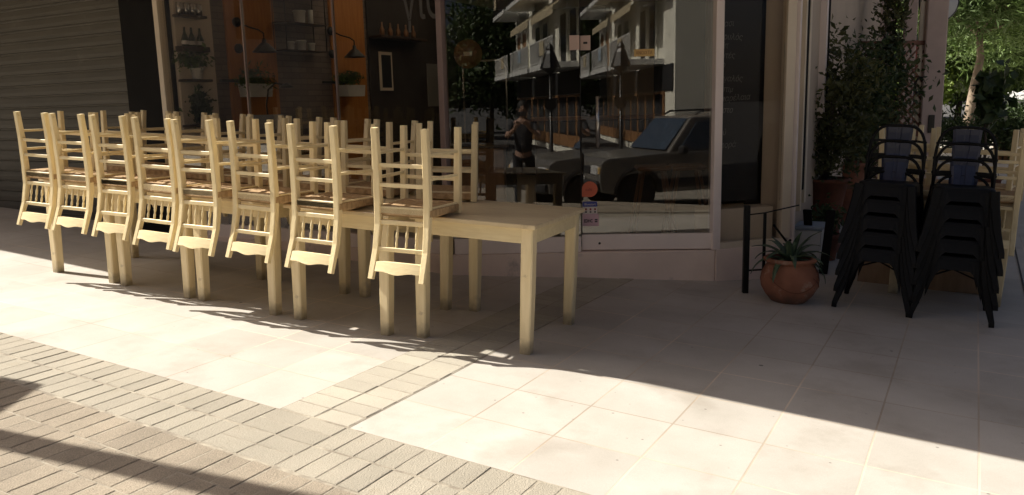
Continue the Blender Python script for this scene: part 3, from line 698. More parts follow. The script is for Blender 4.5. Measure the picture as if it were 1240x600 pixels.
# canopy, upper floors
sdir = Vector((math.cos(R(-20)), math.sin(R(-20)), 0)); EL = R(46)
ZC = 2.95
def canopy_edge(s):
    n = 3.745 + (.26 - s) * .0284; p = G(s, n); back_ = sdir * (ZC - p.z) / math.tan(EL); return Vector((p.x - back_.x, p.y - back_.y, ZC))
e0, e1 = canopy_edge(-24), canopy_edge(2.6)
b0, b1 = G(-26.5, 6.2, ZC), G(-.2, 6.2, ZC)
mb = MB(); q = [e0, e1, b1, b0]
mb.add([Vector((p.x, p.y, ZC)) for p in q] + [Vector((p.x, p.y, ZC + .22)) for p in q], [(3, 2, 1, 0), (4, 5, 6, 7)] + [(i, (i + 1) % 4, 4 + (i + 1) % 4, 4 + i) for i in range(4)])
mb.build('canopy', M['soffit'], shop, world=True)
mb = MB(); fb(mb, F_L, -26, -1.2, 3.18, 11.0, .03, .45); fb(mb, F_L, -3.4, -1.2, 3.18, 11.0, .451, 9.0); mb.build('upper_floors', M['render'], shop, world=True)  # cut back so daylight reaches the added roof panel
mb = MB(); fb(mb, F_L, -6.75, -4.6, ZT + .02, ZT + .04, .5, 4.6, 0); mb.build('added_light_panel', M['added_light_panel'], shop, world=True)  # unseen roof opening, added only to brighten the shop interior
mb = MB(); fb(mb, F_L, -26, -6.76, ZT + .0, ZT + .12, .4, 9.0, 0); fb(mb, F_L, -4.59, -3.2, ZT, ZT + .12, .451, 9.0, 0); fb(mb, F_L, -6.755, -4.595, ZT, ZT + .12, 4.61, 9.0, 0); mb.build('flat_roof', M['soffit'], shop, world=True)
mb = MB(); fb(mb, F_L, -26, A0, -.5, 2.94, .02, .4); mb.build('neighbour_wall', M['render'], shop, world=True)
# interior shell
mb = MB(); F_I = frame3(G(-6.858, NF + .09, 0), V)
def ib(mb, a0, a1, z0, z1, y0, y1, ch=0.003): return fb(mb, F_I, a0, a1, z0, z1, -y1, -y0, ch)     # a along the wall, y out of the wall into the room
mb = MB(); ib(mb, .18, 7.0, .0, ZT, -.20, 0); o = mb.build('interior_wall', M['brick_wall'], shop, world=False); me = o.data
# brick pattern needs its own frame: rebuild verts in wall space
inv = (F_I).inverted()
for v in me.vertices: v.co = inv @ v.co
o.matrix_basis = shop.matrix_basis.inverted() @ F_I
mb = MB(); ib(mb, 7.0, 7.2, .0, ZT, -.25, 5.42); mb.build('interior_wall', M['dark_wall'], shop, world=True)
q_ = [G(-6.85, NF + .06, 0), C0 + dd * .02 + dn * .06, C1 + dn * .07, C2 - pd * .06 + pn * .07, G(-1.32, NF + 7.05, 0), G(-6.85, NF + 7.05, 0)]
for nm, z0, z1, m_ in (('interior_ceiling', ZT - .03, ZT - .005, 'white_ceiling'), ('interior_floor', ZB - .16, ZB - .03, 'dark_floor')):
    mb = MB()
    if nm == 'interior_ceiling':
        q2 = [G(-6.85, NF + .06, 0), G(-4.585, NF + .06, 0), G(-4.585, NF + .47, 0), G(-6.85, NF + .47, 0)]
        mb.prism([(p.x, p.y) for p in q2], z0, z1, lambda x, y, z: Vector((x, y, z)))
        q2 = [G(-4.58, NF + .06, 0), q_[1], q_[2], q_[3], G(-1.32, NF + 7.05, 0), G(-4.58, NF + 7.05, 0)]
        mb.prism([(p.x, p.y) for p in q2], z0, z1, lambda x, y, z: Vector((x, y, z))); fb(mb, F_L, -6.85, -4.585, z0, z1, 4.62, 7.05, 0)
    else: mb.prism([(p.x, p.y) for p in q_], z0, z1, lambda x, y, z: Vector((x, y, z)))
    mb.build(nm, M[m_], shop, world=True)
mb = MB(); ib(mb, .05, .50, ZB, ZT, 0, .05); mb.build('wall_panel', M['beige_wall'], shop, world=True)
for a0, a1 in ((.70, 1.38), (2.30, 2.92)):
    mb = MB(); ib(mb, a0, a1, ZB, ZT, .002, .035); mb.build('wall_panel', M['orange_panel'], shop, world=True)
mb = MB(); ib(mb, 3.0, 7.0, ZB, ZT - .04, .002, .03); mb.build('wall_panel', M['dark_wall'], shop, world=True)

# ------------------------------------------------------------------ foliage helper
def leaves(mb, c, rad, n, size, seed, clumps=14, aspect=2.2, spread=.28, shell=.55, droop=0.0, box=None):
    r = np.random.RandomState(seed); c = np.array(c); rad = np.array(rad)
    d = r.normal(size=(clumps, 3)); d /= np.linalg.norm(d, axis=1)[:, None]
    cc = d * (shell + (1 - shell) * r.rand(clumps, 1) ** .6 - .15) * rad
    idx = r.randint(0, clumps, n); p = c + cc[idx] + r.normal(size=(n, 3)) * rad * spread * (0.5 + r.rand(clumps))[idx][:, None]
    a = r.normal(size=(n, 3)); a[:, 2] -= droop; a /= np.linalg.norm(a, axis=1)[:, None]
    b = np.cross(a, r.normal(size=(n, 3))); b /= np.linalg.norm(b, axis=1)[:, None]
    L = size * (.6 + .8 * r.rand(n))[:, None]; a = a * L * .5; b = b * L / aspect * .5
    nn = np.cross(a, b); nn = nn / (np.linalg.norm(nn, axis=1)[:, None] + 1e-9) * L * .10
    q = np.stack([p - a, p + b - nn, p + a, p - b - nn], 1).reshape(-1, 3)
    o = len(mb.v); mb.v += [tuple(v) for v in q.tolist()]
    mb.f += [(o + 4 * i, o + 4 * i + 1, o + 4 * i + 2, o + 4 * i + 3) for i in range(n)]; mb.sm += [False] * n
    return [tuple(v) for v in (c + cc)]
def potprof(r0, r1, h, rim=.03): return [(.001, 0), (r0, 0), (r0 * 1.01, .01), (r1 * .97, h - rim), (r1 * 1.06, h - rim), (r1 * 1.08, h - .004), (r1 * .98, h), (r1 * .92, h - .02), (.001, h - .03)]

# ------------------------------------------------------------------ shop interior things (on the side wall)
def iw(a, z, y=.05): return F_I @ Vector((a, -y, z))
for z, lab in ((2.335, 'top wall shelf inside the shop, holding glassware'), (2.035, 'wall shelf inside the shop holding three small bottles'), (1.72, 'wall shelf under the leafy plant in a white pot'), (1.28, 'lowest wall shelf beside the window frame')):
    mb = MB(); ib(mb, .03, .36, z - .05 if z == 2.035 else z - .025, z, .052, .16); tag(mb.build('wall_shelf', M['dark_wood'], None), lab, 'shelf', 'wall shelves inside the shop')
for i in range(4):
    mb = MB(); mb.lathe([(.03, 0), (.034, .05), (.03, .11), (.028, .112), (.001, .1)], iw(.08 + i * .075, 2.336, .105), 12)
    tag(mb.build('drinking_glass', M['steel'], None), 'small glass standing on the top wall shelf in the shop', 'glass', 'glasses on the top wall shelf')
for i, a in enumerate((.10, .18, .28)):
    mb = MB(); mb.lathe([(.03, 0), (.034, .01), (.034, .07), (.012, .13), (.010, .18), (.001, .182)], iw(a, 2.036, .12), 12)
    t = mb.build('bottle', M['bottle'], None); tag(t, ['leftmost', 'middle', 'rightmost'][i] + ' of the three dark bottles on the shop wall shelf', 'bottle', 'bottles on the wall shelf')
    mb = MB(); mb.lathe([(.0345, .015), (.0355, .02), (.0355, .05), (.0345, .052)], iw(a, 2.036, .12), 12); mb.build('label', M['paper'], t)
def potted(name, label, loc, pr, h, leafm, potm, blobs, seed, group=None, stem=0.0):
    t = thing(name, label, 'plant', loc, 0, group)
    mb = MB(); mb.lathe(potprof(pr * .75, pr, h, min(.04, h * .2)), (0, 0, 0), 20); mb.build('pot', potm, t)
    mb = MB(); mb.lathe([(.001, h - .025), (pr * .9, h - .028), (.001, h - .015)], (0, 0, 0), 12); mb.build('soil', M['soil'], t)
    mb = MB(); st = MB()
    for (c, rad, n, size) in blobs:
        cl = leaves(mb, c, rad, n, size, seed); seed += 1
        for q in cl[::2]:
            q = Vector(q); st.tube([(0, 0, h - .03), (q.x * .35, q.y * .35, h + (q.z - h) * .5), tuple(q)], [max(.004, pr * .05), max(.003, pr * .035), .002], 5)
    st.build('stems', M['bark_dark'], t); mb.build('foliage', leafm, t, fix=False)
    return t
potted('potted_plant', 'leafy green plant in a white pot on the shop wall shelf', iw(.22, 1.722, .105), .065, .11, M['leaf_mid'], M['white_pot'], [((-.03, 0, .20), (.17, .15, .11), 420, .06)], 31)
potted('potted_plant', 'dark leafy plant on the lowest shop wall shelf', iw(.24, 1.282, .105), .06, .10, M['leaf_dark'], M['black'], [((.0, 0, .20), (.15, .15, .14), 380, .07)], 33)
def wall_lamp(a, lab):
    t = thing('wall_lamp', lab, 'lamp', iw(a, 2.0, .036), 0, 'black wall lamps on the orange panels')
    mb = MB()
    for z in (2.05, 2.32): mb.lathe([(.001, 0), (.05, 0), (.05, .025), (.001, .03)], iw(a - .12, z, .036), 16, F_I.to_3x3() @ Matrix.Rotation(R(90), 3, 'X'))
    mb.build('wall_plate', M['lampblack'], t, world=True)
    mb = MB(); mb.tube([iw(a - .12, 2.32, .06), iw(a - .06, 2.27, .14), iw(a - .02, 2.235, .25), iw(a + .02, 2.20, .28), iw(a + .02, 2.12, .28)], .008, 8); mb.build('arm', M['lampblack'], t, world=True)
    mb = MB(); mb.lathe([(.02, .10), (.024, .06), (.05, .045), (.125, -.03), (.128, -.04), (.12, -.035), (.001, .03)], iw(a + .02, 2.045, .28), 24); mb.build('lamp_shade', M['lampblack'], t, world=True)
wall_lamp(.95, 'black cone wall lamp on the left orange panel inside'); wall_lamp(2.40, 'black cone wall lamp on the second orange panel inside')
def planter(a, lab, seed):
    t = thing('wall_planter', lab, 'planter', iw(a, 1.55, .06), 0, 'white wall planters on the orange panels')
    mb = MB(); poly = [(-.15, 0), (.15, 0), (.17, .135), (-.17, .135)]
    mb.prism(poly, -.10, -.26, lambda x, y, z: F_I @ Vector((a + x, z, 1.545 + y))); mb.build('trough', M['white_pot'], t, world=True)
    mb = MB(); ib(mb, a - .36, a - .02, 1.70, 1.73, .04, .07); ib(mb, a - .05, a - .02, 1.62, 1.73, .04, .10); mb.build('bracket', M['lampblack'], t, world=True)
    mb = MB(); cc = iw(a, 1.75, .16); leaves(mb, tuple(cc), (.16, .24, .10), 700, .07, seed, aspect=5); mb.build('foliage', M['leaf_mid'], t, world=True, fix=False)
planter(.90, 'white trough of grassy plants on the left orange panel', 41); planter(2.44, 'white trough of grassy plants on the second orange panel', 43)
# black wire rack with pots
t = thing('wire_rack', 'black metal wall rack with two tiers inside the shop', 'rack', iw(1.85, 2.0, .02))
mb = MB()
for a in (1.36, 2.00): mb.tube([iw(a, 2.05, .03), iw(a, 2.9, .03)], .008, 6); mb.tube([iw(a, 2.05, .22), iw(a, 2.9, .22)], .008, 6)
mb.build('frame', M['lampblack'], t, world=True)
for z in (2.06, 2.36, 2.66):
    mb = MB(); ib(mb, 1.34, 2.02, z - .012, z, .03, .23); mb.build('shelf', M['dark_wood'], t, world=True)
for a, z, r_, lab in ((1.51, 2.062, .045, 'left small white pot on the lower rack tier'), (1.68, 2.062, .055, 'round white pot in the middle of the lower rack tier'), (1.84, 2.062, .045, 'right small white pot on the lower rack tier'), (1.68, 2.362, .07, 'large white pot on the upper rack tier')):
    mb = MB(); mb.lathe(potprof(r_ * .8, r_, r_ * 2, .015), iw(a, z, .13), 16); tag(mb.build('white_pot', M['white_pot'], None), lab, 'pot', 'white pots on the wall rack')
mb = MB(); mb.lathe([(.001, 0), (.028, 0), (.028, .16), (.001, .162)], iw(1.86, 2.362, .13), 14); tag(mb.build('candle', M['white_pot'], None), 'slim white candle on the upper rack tier', 'candle')
# framed picture and paper sheet deeper along the wall
t = thing('picture_frame', 'narrow dark picture in a pale frame on the shop wall', 'picture', iw(3.3, 1.9, .03))
mb = MB(); ib(mb, 3.18, 3.45, 1.62, 2.12, .032, .05); mb.build('frame', M['beige_wall'], t, world=True); mb = MB(); ib(mb, 3.215, 3.415, 1.66, 2.08, .051, .056); mb.build('picture', M['ink'], t, world=True)
mb = MB(); ib(mb, 4.25, 4.75, 1.40, 2.0, .033, .04); tag(mb.build('wall_poster', M['facade_b'], None), 'pale grey sheet on the dark wall beside the corner mullion', 'poster')
mb = MB(); ib(mb, 3.0, 4.0, 2.28, 2.31, .035, .25); tag(mb.build('wall_shelf', M['dark_wood'], None), 'long dark shelf deep in the shop above the framed picture', 'shelf')
for i in range(5):
    mb = MB(); mb.lathe([(.03, 0), (.034, .07), (.012, .12), (.010, .17), (.001, .172)], iw(3.15 + .17 * i, 2.312, .14), 10); tag(mb.build('bottle', M['mid_wood'], None), 'brown bottle on the long dark shelf deep in the shop', 'bottle', 'bottles on the long shelf')
# menu stand / desk lamp near the window
p = F_L @ Vector((-6.30, .45, ZB))
t = thing('counter', 'dark counter with a grey panel just inside the window', 'counter', p)
mb = MB(); fb(mb, F_L, -6.45, -5.60, ZB, 1.22, .35, .75); mb.build('body', M['dark_wood'], t, world=True)
mb = MB(); fb(mb, F_L, -6.30, -5.72, 1.222, 1.36, .40, .43); mb.build('panel', M['facade_b'], t, world=True)
t = thing('desk_lamp', 'black gooseneck lamp arching above the counter', 'lamp', F_L @ Vector((-6.1, .6, 1.22)))
mb = MB(); q = lambda a, z: F_L @ Vector((a, .6, z))
mb.tube([q(-6.12, 1.22), q(-6.14, 1.45), q(-6.10, 1.60), q(-6.0, 1.66), q(-5.88, 1.64)], .009, 8); mb.build('arm', M['lampblack'], t, world=True)
mb = MB(); mb.lathe([(.015, .05), (.03, .04), (.075, 0), (.001, .01)], q(-5.85, 1.61), 16); mb.build('lamp_shade', M['lampblack'], t, world=True)
# things behind the door
def dI(x, y, z): return F_D @ Vector((x, y, z))
t = thing('drinks_fridge', 'dark drinks fridge with a pale rounded frame behind the glass', 'fridge', dI(.12, 1.7, ZB))
mb = MB(); fb(mb, F_D, -.05, .50, ZB, 1.95, 1.6, 2.2, .03); mb.build('body', M['black'], t, world=True)
mb = MB(); mb.tube([dI(.02, 1.59, .9), dI(.02, 1.59, 1.75), dI(.06, 1.59, 1.82), dI(.38, 1.59, 1.82), dI(.43, 1.59, 1.75), dI(.43, 1.59, .9)], .012, 8); mb.build('door_frame', M['steel'], t, world=True)
t = thing('wooden_cabinet', 'orange brown wooden cabinet low behind the glass', 'cabinet', dI(.3, .9, ZB))
mb = MB(); fb(mb, F_D, -.1, .42, ZB, 1.02, .8, 1.2, .01); mb.build('body', M['mid_wood'], t, world=True)
mb = MB(); fb(mb, F_D, -.13, .45, 1.022, 1.05, .78, 1.22, .005); mb.build('top', M['dark_wood'], t, world=True)
t = thing('round_sign', 'round dark wooden sign hanging inside left of the door', 'sign', dI(-.02, 1.0, 2.0))
mb = MB(); mb.lathe([(.001, 0), (.13, 0), (.13, .02), (.001, .02)], dI(.10, 1.2, 1.86), 28, F_D.to_3x3() @ Matrix.Rotation(R(90), 3, 'X')); mb.build('disc', M['mid_wood'], t, world=True)
plaque(F_D, .06, .14, 1.845, 1.88, 1.178, M['beige_wall'], 'plate', t)
for i, x in enumerate((1.72, 2.02)):
    t = thing('bar_stool', ['wooden bar stool inside left of the door post', 'wooden bar stool inside right beside the door post'][i], 'stool', dI(x, .75, ZB), 0, 'bar stools inside the door')
    mb = MB(); fb(mb, F_D, x - .15, x + .15, .80, .84, .60, .90, .02); mb.build('seat', M['mid_wood'], t, world=True)
    for a in (-1, 1):
        for b in (-1, 1): mb = MB(); mb.tube([dI(x + a * .09, .75 + b * .09, .80), dI(x + a * .19, .75 + b * .17, ZB - .02)], [.016, .012], 8); mb.build('leg', M['mid_wood'], t, world=True)
t = thing('shop_counter', 'dark bar counter across the back of the shop', 'counter', dI(1.2, 3.2, ZB))
mb = MB(); fb(mb, F_D, .7, 3.0, ZB, 1.2, 2.9, 3.5, .01); mb.build('body', M['dark_wood'], t, world=True); mb = MB(); fb(mb, F_D, .66, 3.04, 1.203, 1.24, 2.86, 3.54, .005); mb.build('top', M['mid_wood'], t, world=True)

# ------------------------------------------------------------------ clay pot with agave, railing, bits by the side wall
px, py = 2.00, 5.74
t = thing('potted_agave', 'large round terracotta pot with a spiky agave beside the railing', 'plant', (px, py, gz(px, py) - .003))
mb = MB(); mb.lathe([(.001, 0), (.112, 0), (.128, .012), (.168, .06), (.198, .115), (.205, .165), (.196, .215), (.172, .262), (.158, .285), (.163, .292), (.182, .300), (.186, .318), (.172, .328), (.150, .322), (.148, .29), (.001, .28)], (0, 0, 0), 40); mb.build('pot', M['terracotta'], t)
mb = MB()                                          # incised wavy bands on the belly
for ph in range(3):
    pts = []
    for i in range(40):
        a = -2.6 + i * .05 + ph * 1.6; z = .20 - .10 * math.sin(i / 39 * math.pi); rr_ = np.interp(z, [.06, .115, .165, .215, .262], [.168, .198, .205, .196, .172]) + .001
        pts.append((rr_ * math.cos(a), rr_ * math.sin(a), z))
    mb.tube(pts, .0035, 5)
mb.build('pot_relief', M['terracotta_dark'], t)
mb = MB(); mb.lathe([(.001, .302), (.12, .300), (.147, .292)], (0, 0, 0), 20); mb.build('soil', M['soil'], t)
mb = MB(); r2 = random.Random(4)
for i in range(23):
    az = i * 2.399 + r2.uniform(-.2, .2); el = R(82 - i * 3.2 + r2.uniform(-14, 14)); Ln = .21 + .012 * i + r2.uniform(-.05, .05); Ln = min(Ln, .32)
    dirh = Vector((math.cos(az), math.sin(az), 0)); side = Vector((-math.sin(az), math.cos(az), 0)); p = Vector((0, 0, .30)) + dirh * .02; vs = []; m = 9; e = el
    for j in range(m + 1):
        q = j / m; wd = .024 * (1 - q) ** .8 * (1 + 1.2 * q) + .0015; up_ = -dirh * math.sin(e) + Vector((0, 0, math.cos(e)))
        vs += [p - side * wd + up_ * .008 * (1 - q), p + Vector((0, 0, 0)) - up_ * .004, p + side * wd + up_ * .008 * (1 - q), p - up_ * .010 * (1 - q)]
        p = p + (dirh * math.cos(e) + Vector((0, 0, math.sin(e)))) * Ln / m; e -= R(4 + i * .45)
    fs = []
    for j in range(m):
        a = j * 4
        for k in range(4): fs.append((a + k, a + (k + 1) % 4, a + 4 + (k + 1) % 4, a + 4 + k))
    mb.add(vs, fs, True)
mb.build('foliage', M['agave'], t)
# little black railing
rx, ry = 1.745, 5.96; gzr = gz(rx, ry)
t = thing('metal_railing', 'short black metal railing in front of the corner window', 'railing', (rx, ry, gzr))
mb = MB(); mb.bar([(0, 0, -.01), (0, 0, .66)], (.042, .042)); mb.build('post', M['black_metal'], t)
mb = MB(); mb.bar([(.14, .02, .17), (.14, .02, .60)], (.020, .020)); mb.build('post', M['black_metal'], t)
mb = MB(); mb.bar([(.0, .0, .59), (.14, .02, .60), (.50, .33, .61)], (.007, .009), up=Vector((0, 0, 1))); mb.build('rail', M['black_metal'], t)
mb = MB(); mb.bar([(.0, .0, .17), (.14, .02, .17), (.40, .25, .185)], (.010, .012), up=Vector((0, 0, 1))); mb.build('rail', M['black_metal'], t)
mb = MB(); mb.bar([(.15, .02, .18), (.40, .20, .36)], (.014, .016), up=Vector((0, 0, 1))); mb.build('brace', M['black_metal'], t)
mb = MB(); mb.bar([(.22, .06, .50), (.44, .22, .26)], (.012, .014), up=Vector((0, 0, 1))); mb.build('brace', M['black_metal'], t)
# folded black board and pale crate by the wall
ax, ay = 2.60, 6.80
t = thing('folding_board', 'folded black pavement board leaning by the side wall', 'sign', (ax, ay, gz(ax, ay)))
for s, nm in ((-1, 'board'), (1, 'board')):
    mb = MB(); rot = Matrix.Rotation(R(-40), 4, 'Z') @ Matrix.Rotation(R(15 * s), 4, 'X'); mb.box(rot @ Vector((0, 0, .27)) + Vector((0, s * .14, 0)), (.07, .02, .54), rot, .004); mb.build(nm, M['black'], t)
bx, by = 2.53, 6.98
t = thing('storage_crate', 'pale plastic crate on the ground behind the black board', 'crate', (bx, by, gz(bx, by)), R(-30))
mb = MB(); mb.box((0, 0, .17), (.36, .3, .34), ch=.01); mb.build('body', M['white_plastic'], t); mb = MB(); mb.box((0, 0, .36), (.38, .32, .035), ch=.008); mb.build('lid', M['pale_blue'], t)

# ------------------------------------------------------------------ terrace beyond the corner
def pot_only(x, y, r, h, lab): 
    mb = MB(); mb.lathe(potprof(r * .8, r, h), (x, y, gz(x, y)), 24); return tag(mb.build('upturned_pot', M['terracotta_dark'], None), lab, 'pot')
def tall(x, y, pr, h, lab, leafm, blobs, seed, z0=0.0, potm='terracotta'):
    return potted('potted_shrub', lab, (x, y, gz(x, y) + z0), pr, h, leafm, M[potm], blobs, seed, 'potted shrubs crowding the terrace')
def pedestal(x, y, r, h, lab):
    mb = MB(); mb.lathe([(.001, 0), (r, 0), (r * .92, .03), (r * .78, h * .5), (r * .92, h - .03), (r, h), (.001, h)], (x, y, gz(x, y)), 20); return tag(mb.build('clay_pedestal', M['terracotta_dark'], None), lab, 'pedestal', 'clay pedestals under the pots')
pedestal(3.02, 7.75, .17, .42, 'clay pedestal under the brown pot beside the side wall')
tall(3.02, 7.75, .20, .28, 'climbing shrub in a brown pot raised on a pedestal by the wall', M['leaf_olive'], [((0, 0, .75), (.34, .34, .45), 1500, .07), ((.1, .1, 1.2), (.4, .4, .4), 1300, .07), ((-.06, -.05, .5), (.25, .25, .25), 500, .06)], 101, .42, 'terracotta_dark')
tall(2.86, 7.30, .12, .24, 'small pot with trailing leaves standing on the ground by the pale crate', M['leaf_dark'], [((0, 0, .36), (.16, .16, .14), 350, .06)], 109, 0, 'terracotta_dark')
pedestal(3.95, 9.50, .17, .42, 'clay pedestal under the orange pot behind the black chairs')
tall(3.95, 9.50, .21, .30, 'big leafy shrub in an orange pot behind the black chairs', M['leaf_dark'], [((0, 0, .9), (.5, .5, .55), 1900, .075), ((.05, 0, 1.35), (.5, .5, .42), 1900, .075)], 113, .42)
tall(3.50, 9.6, .16, .26, 'dense shrub in a clay pot between the wall and the trellis', M['leaf_dark'], [((0, 0, .7), (.36, .36, .42), 1400, .07), ((0, .1, 1.35), (.40, .40, .45), 1700, .07)], 121)
tall(4.42, 10.0, .22, .34, 'tall spreading shrub against the first pink pillar', M['leaf_olive'], [((0, 0, 1.0), (.42, .4, .55), 2000, .07), ((.14, .1, 1.75), (.32, .40, .5), 1700, .075), ((.26, .1, 2.6), (.17, .2, .5), 700, .075)], 131)
tall(4.05, 10.7, .2, .32, 'tall shrub with small pale tips at the back of the terrace', M['leaf_mid'], [((0, 0, 1.1), (.42, .4, .6), 1800, .07), ((-.1, .1, 1.75), (.45, .45, .40), 1500, .075)], 137)
# pink pillars with terrace rail and trellis
def pillar(x, y, w, lab):
    t = thing('terrace_pillar', lab, 'pillar', (x, y, gz(x, y)), R(-18), 'pink pillars of the terrace')
    mb = MB(); mb.box((0, 0, 1.8), (w, w, 3.6), ch=.012); mb.build('shaft', M['pillar'], t); mb = MB(); mb.box((0, 0, .09), (w + .05, w + .05, .2), ch=.01); mb.build('base', M['pillar'], t); return t
pl1 = pillar(5.28, 10.3, .235, 'wider pink pillar with a cable conduit at the terrace corner')
mb = MB(); mb.box((-.16, -.02, 1.7), (.05, .05, 3.4), ch=.006); mb.build('conduit', M['alu_cream'], pl1)
mb = MB(); mb.tube([(-.15, -.06, 1.40 + .20 + .085 * math.sin(a)) if False else (-.15 + .05 * math.cos(a), -.09, 1.62 + .10 * math.sin(a)) for a in [2 * math.pi * i / 16 for i in range(17)]], .014, 6); mb.build('bracket_ring', M['lampblack'], pl1)
mb = MB(); mb.box((.0, -.128, 1.15), (.07, .02, .22), ch=.004); mb.build('socket', M['lampblack'], pl1)
pillar(5.98, 12.4, .17, 'narrower pink pillar farther back behind the shrubs')
a_, b_ = Vector((3.75, 10.0, 0)), Vector((5.30, 10.35, 0)); dv = (b_ - a_).normalized(); Ft = frame3(a_, dv)
zt0 = gz(4.8, 10.2)
t = thing('garden_trellis', 'diamond lattice trellis left of the wide pink pillar', 'trellis', (a_.x, a_.y, zt0))
mb = MB(); Lw = (b_ - a_).length
for i in range(-16, 26):
    x0 = i * .11
    for sg in (1, -1):
        p0, p1 = (x0, .35), (x0 + sg * 1.75, 2.10)
        pts = []
        for q in (p0, p1): pts.append(list(q))
        # clip to panel
        def clip(P, Q):
            t0, t1 = 0, 1; dx = Q[0] - P[0]
            for lim, s in ((0, 1), (Lw, -1)):
                a = (P[0] - lim) * s; b = (Q[0] - lim) * s
                if a < 0 and b < 0: return None
                if a < 0: t0 = max(t0, a / (a - b))
                if b < 0: t1 = min(t1, a / (a - b))
            if t0 >= t1: return None
            return [(P[0] + dx * t_, P[1] + (Q[1] - P[1]) * t_) for t_ in (t0, t1)]
        c = clip(p0, p1)
        if c: mb.bar([Ft @ Vector((c[0][0], .01 * sg, zt0 + c[0][1])), Ft @ Vector((c[1][0], .01 * sg, zt0 + c[1][1]))], (.010, .022), up=Vector((0, 0, 1)))
mb.build('lattice', M['rail_wood'], t, world=True)
mb = MB(); fb(mb, Ft, -.02, Lw + .02, zt0 + .98, zt0 + 1.06, -.05, .05); fb(mb, Ft, -.02, Lw + .02, zt0 + .30, zt0 + .36, -.04, .04); fb(mb, Ft, -.02, Lw + .02, zt0 + 2.10, zt0 + 2.15, -.03, .03); mb.build('frame', M['rail_wood'], t, world=True)
# low deck behind the table, wall behind the terrace, signs
mb = MB(); q0 = G(-.75, 6.95); Fd = frame3(Vector((q0.x, q0.y, 0)), U)
t = thing('wooden_planter', 'low orange brown wooden planter box under the lone table', 'planter', (q0.x, q0.y, gz(q0.x, q0.y)))
fb(mb, Fd, 0, .95, gz(q0.x, q0.y) - .03, .14, 0, .35, .006); mb.build('boards', M['deck'], t, world=True)
mb = MB(); fb(mb, Fd, -.015, .965, .142, .165, -.015, .365, .004); mb.build('rim', M['deck'], t, world=True)
Fw = frame3(Vector((4.0, 12.6, 0)), Vector((1, .10, 0)).normalized())
th = thing('added_shade_house', 'house block added behind the terrace wall to shade the side street', 'building', (3.6, 18.5, gz(3.6, 18.5)))  # block added to throw shade over the side street pavement
mb = MB(); mb.box((3.7, 18.6, 3.0), (4.2, 11.2, 7.6), ch=.02); mb.build('wall', M['render'], th, world=True)
mb = MB(); mb.box((3.7, 18.6, 6.9), (4.6, 11.6, .2), ch=.02); mb.build('roof', M['terracotta_dark'], th, world=True)
t = thing('garden_wall', 'plain pinkish wall rising behind the terrace shrubs', 'wall', (5, 12.7, gz(5, 12.7)))
mb = MB(); fb(mb, Fw, -1.0, 1.95, -.6, 4.4, 0, .22); mb.build('wall', M['pillar'], t, world=True)
sxp, syp = 5.66, 11.0
t = thing('traffic_sign', 'round white sign with dark rim half hidden behind the pink pillar', 'sign', (sxp, syp + .1, gz(sxp, syp)))
rx90 = Matrix.Rotation(R(90), 3, 'X')
mb = MB(); mb.lathe([(.001, 0), (.245, 0), (.25, .01), (.245, .02), (.001, .02)], (sxp, syp, 2.58), 36, rx90); mb.build('disc', M['white_plastic'], t, world=True)
mb = MB(); mb.tube([(sxp + .255 * math.cos(a), syp - .005, 2.58 + .255 * math.sin(a)) for a in [2 * math.pi * i / 36 for i in range(37)]], .012, 6); mb.build('rim', M['lampblack'], t, world=True)
mb = MB(); mb.tube([(sxp, syp + .05, gz(sxp, syp)), (sxp, syp + .05, 2.9)], .03, 10); mb.build('pole', M['steel'], t, world=True)
t = thing('red_banner', 'faded red board hanging beyond the trellis', 'sign', (6.35, 12.9, 0))
mb = MB(); mb.box((6.35, 12.9, 2.02), (.20, .03, .40), ch=.004); mb.build('board', M['red_sign'], t, world=True); mb = MB(); mb.tube([(6.35, 12.94, gz(6.35, 12.9)), (6.35, 12.94, 2.3)], .018, 8); mb.build('pole', M['lampblack'], t, world=True)

# ------------------------------------------------------------------ trees and the far side street
def tree(name, lab, x, y, trunk, crowns, m, seed, group, bark='bark', size=.22, n=2600, aspect=3.0, spread=.26, tr=.16):
    z = gz(x, y); t = thing(name, lab, 'tree', (x, y, z), 0, group); mb = MB()
    n_ = len(trunk); mb.tube([Vector(p) for p in trunk], [tr * (1 - .55 * i / (n_ - 1)) for i in range(n_)], 10)
    top = Vector(trunk[-1]); cr = MB(); sd = seed
    for (c, rad, k) in crowns:
        cl = leaves(cr, c, rad, int(n * k), size, sd, clumps=22, aspect=aspect, spread=spread, shell=.6); sd += 1
        mb.tube([top - Vector((0, 0, .3)), top.lerp(Vector(c), .55) + Vector((0, 0, -.1)), Vector(c)], [tr * .45, tr * .3, .02], 7)
        for q in cl[::3]: mb.tube([top.lerp(Vector(c), .5), Vector(q)], [tr * .2, .015], 5)
    mb.build('trunk', M[bark], t); cr.build('crown', m, t, fix=False); return t
GT = 'trees along the far side street'
tree('pine_tree', 'leaning pale pine whose forked trunk stands right of the pink pillar', 13.3, 24.0, [(0, 0, -.1), (.15, 0, .8), (.28, .1, 1.7), (.42, .1, 2.6), (.35, .2, 3.6)],
     [((-1.2, 0, 4.2), (1.6, 1.6, 1.1), 1.0), ((.9, -.3, 4.4), (1.7, 1.6, 1.1), 1.0), ((0, 0, 5.8), (2.3, 2.2, 1.4), 1.4), ((2.0, .5, 3.7), (1.3, 1.3, .7), .6)], M['needle'], 201, GT, size=.26, n=5200, aspect=5, tr=.17)
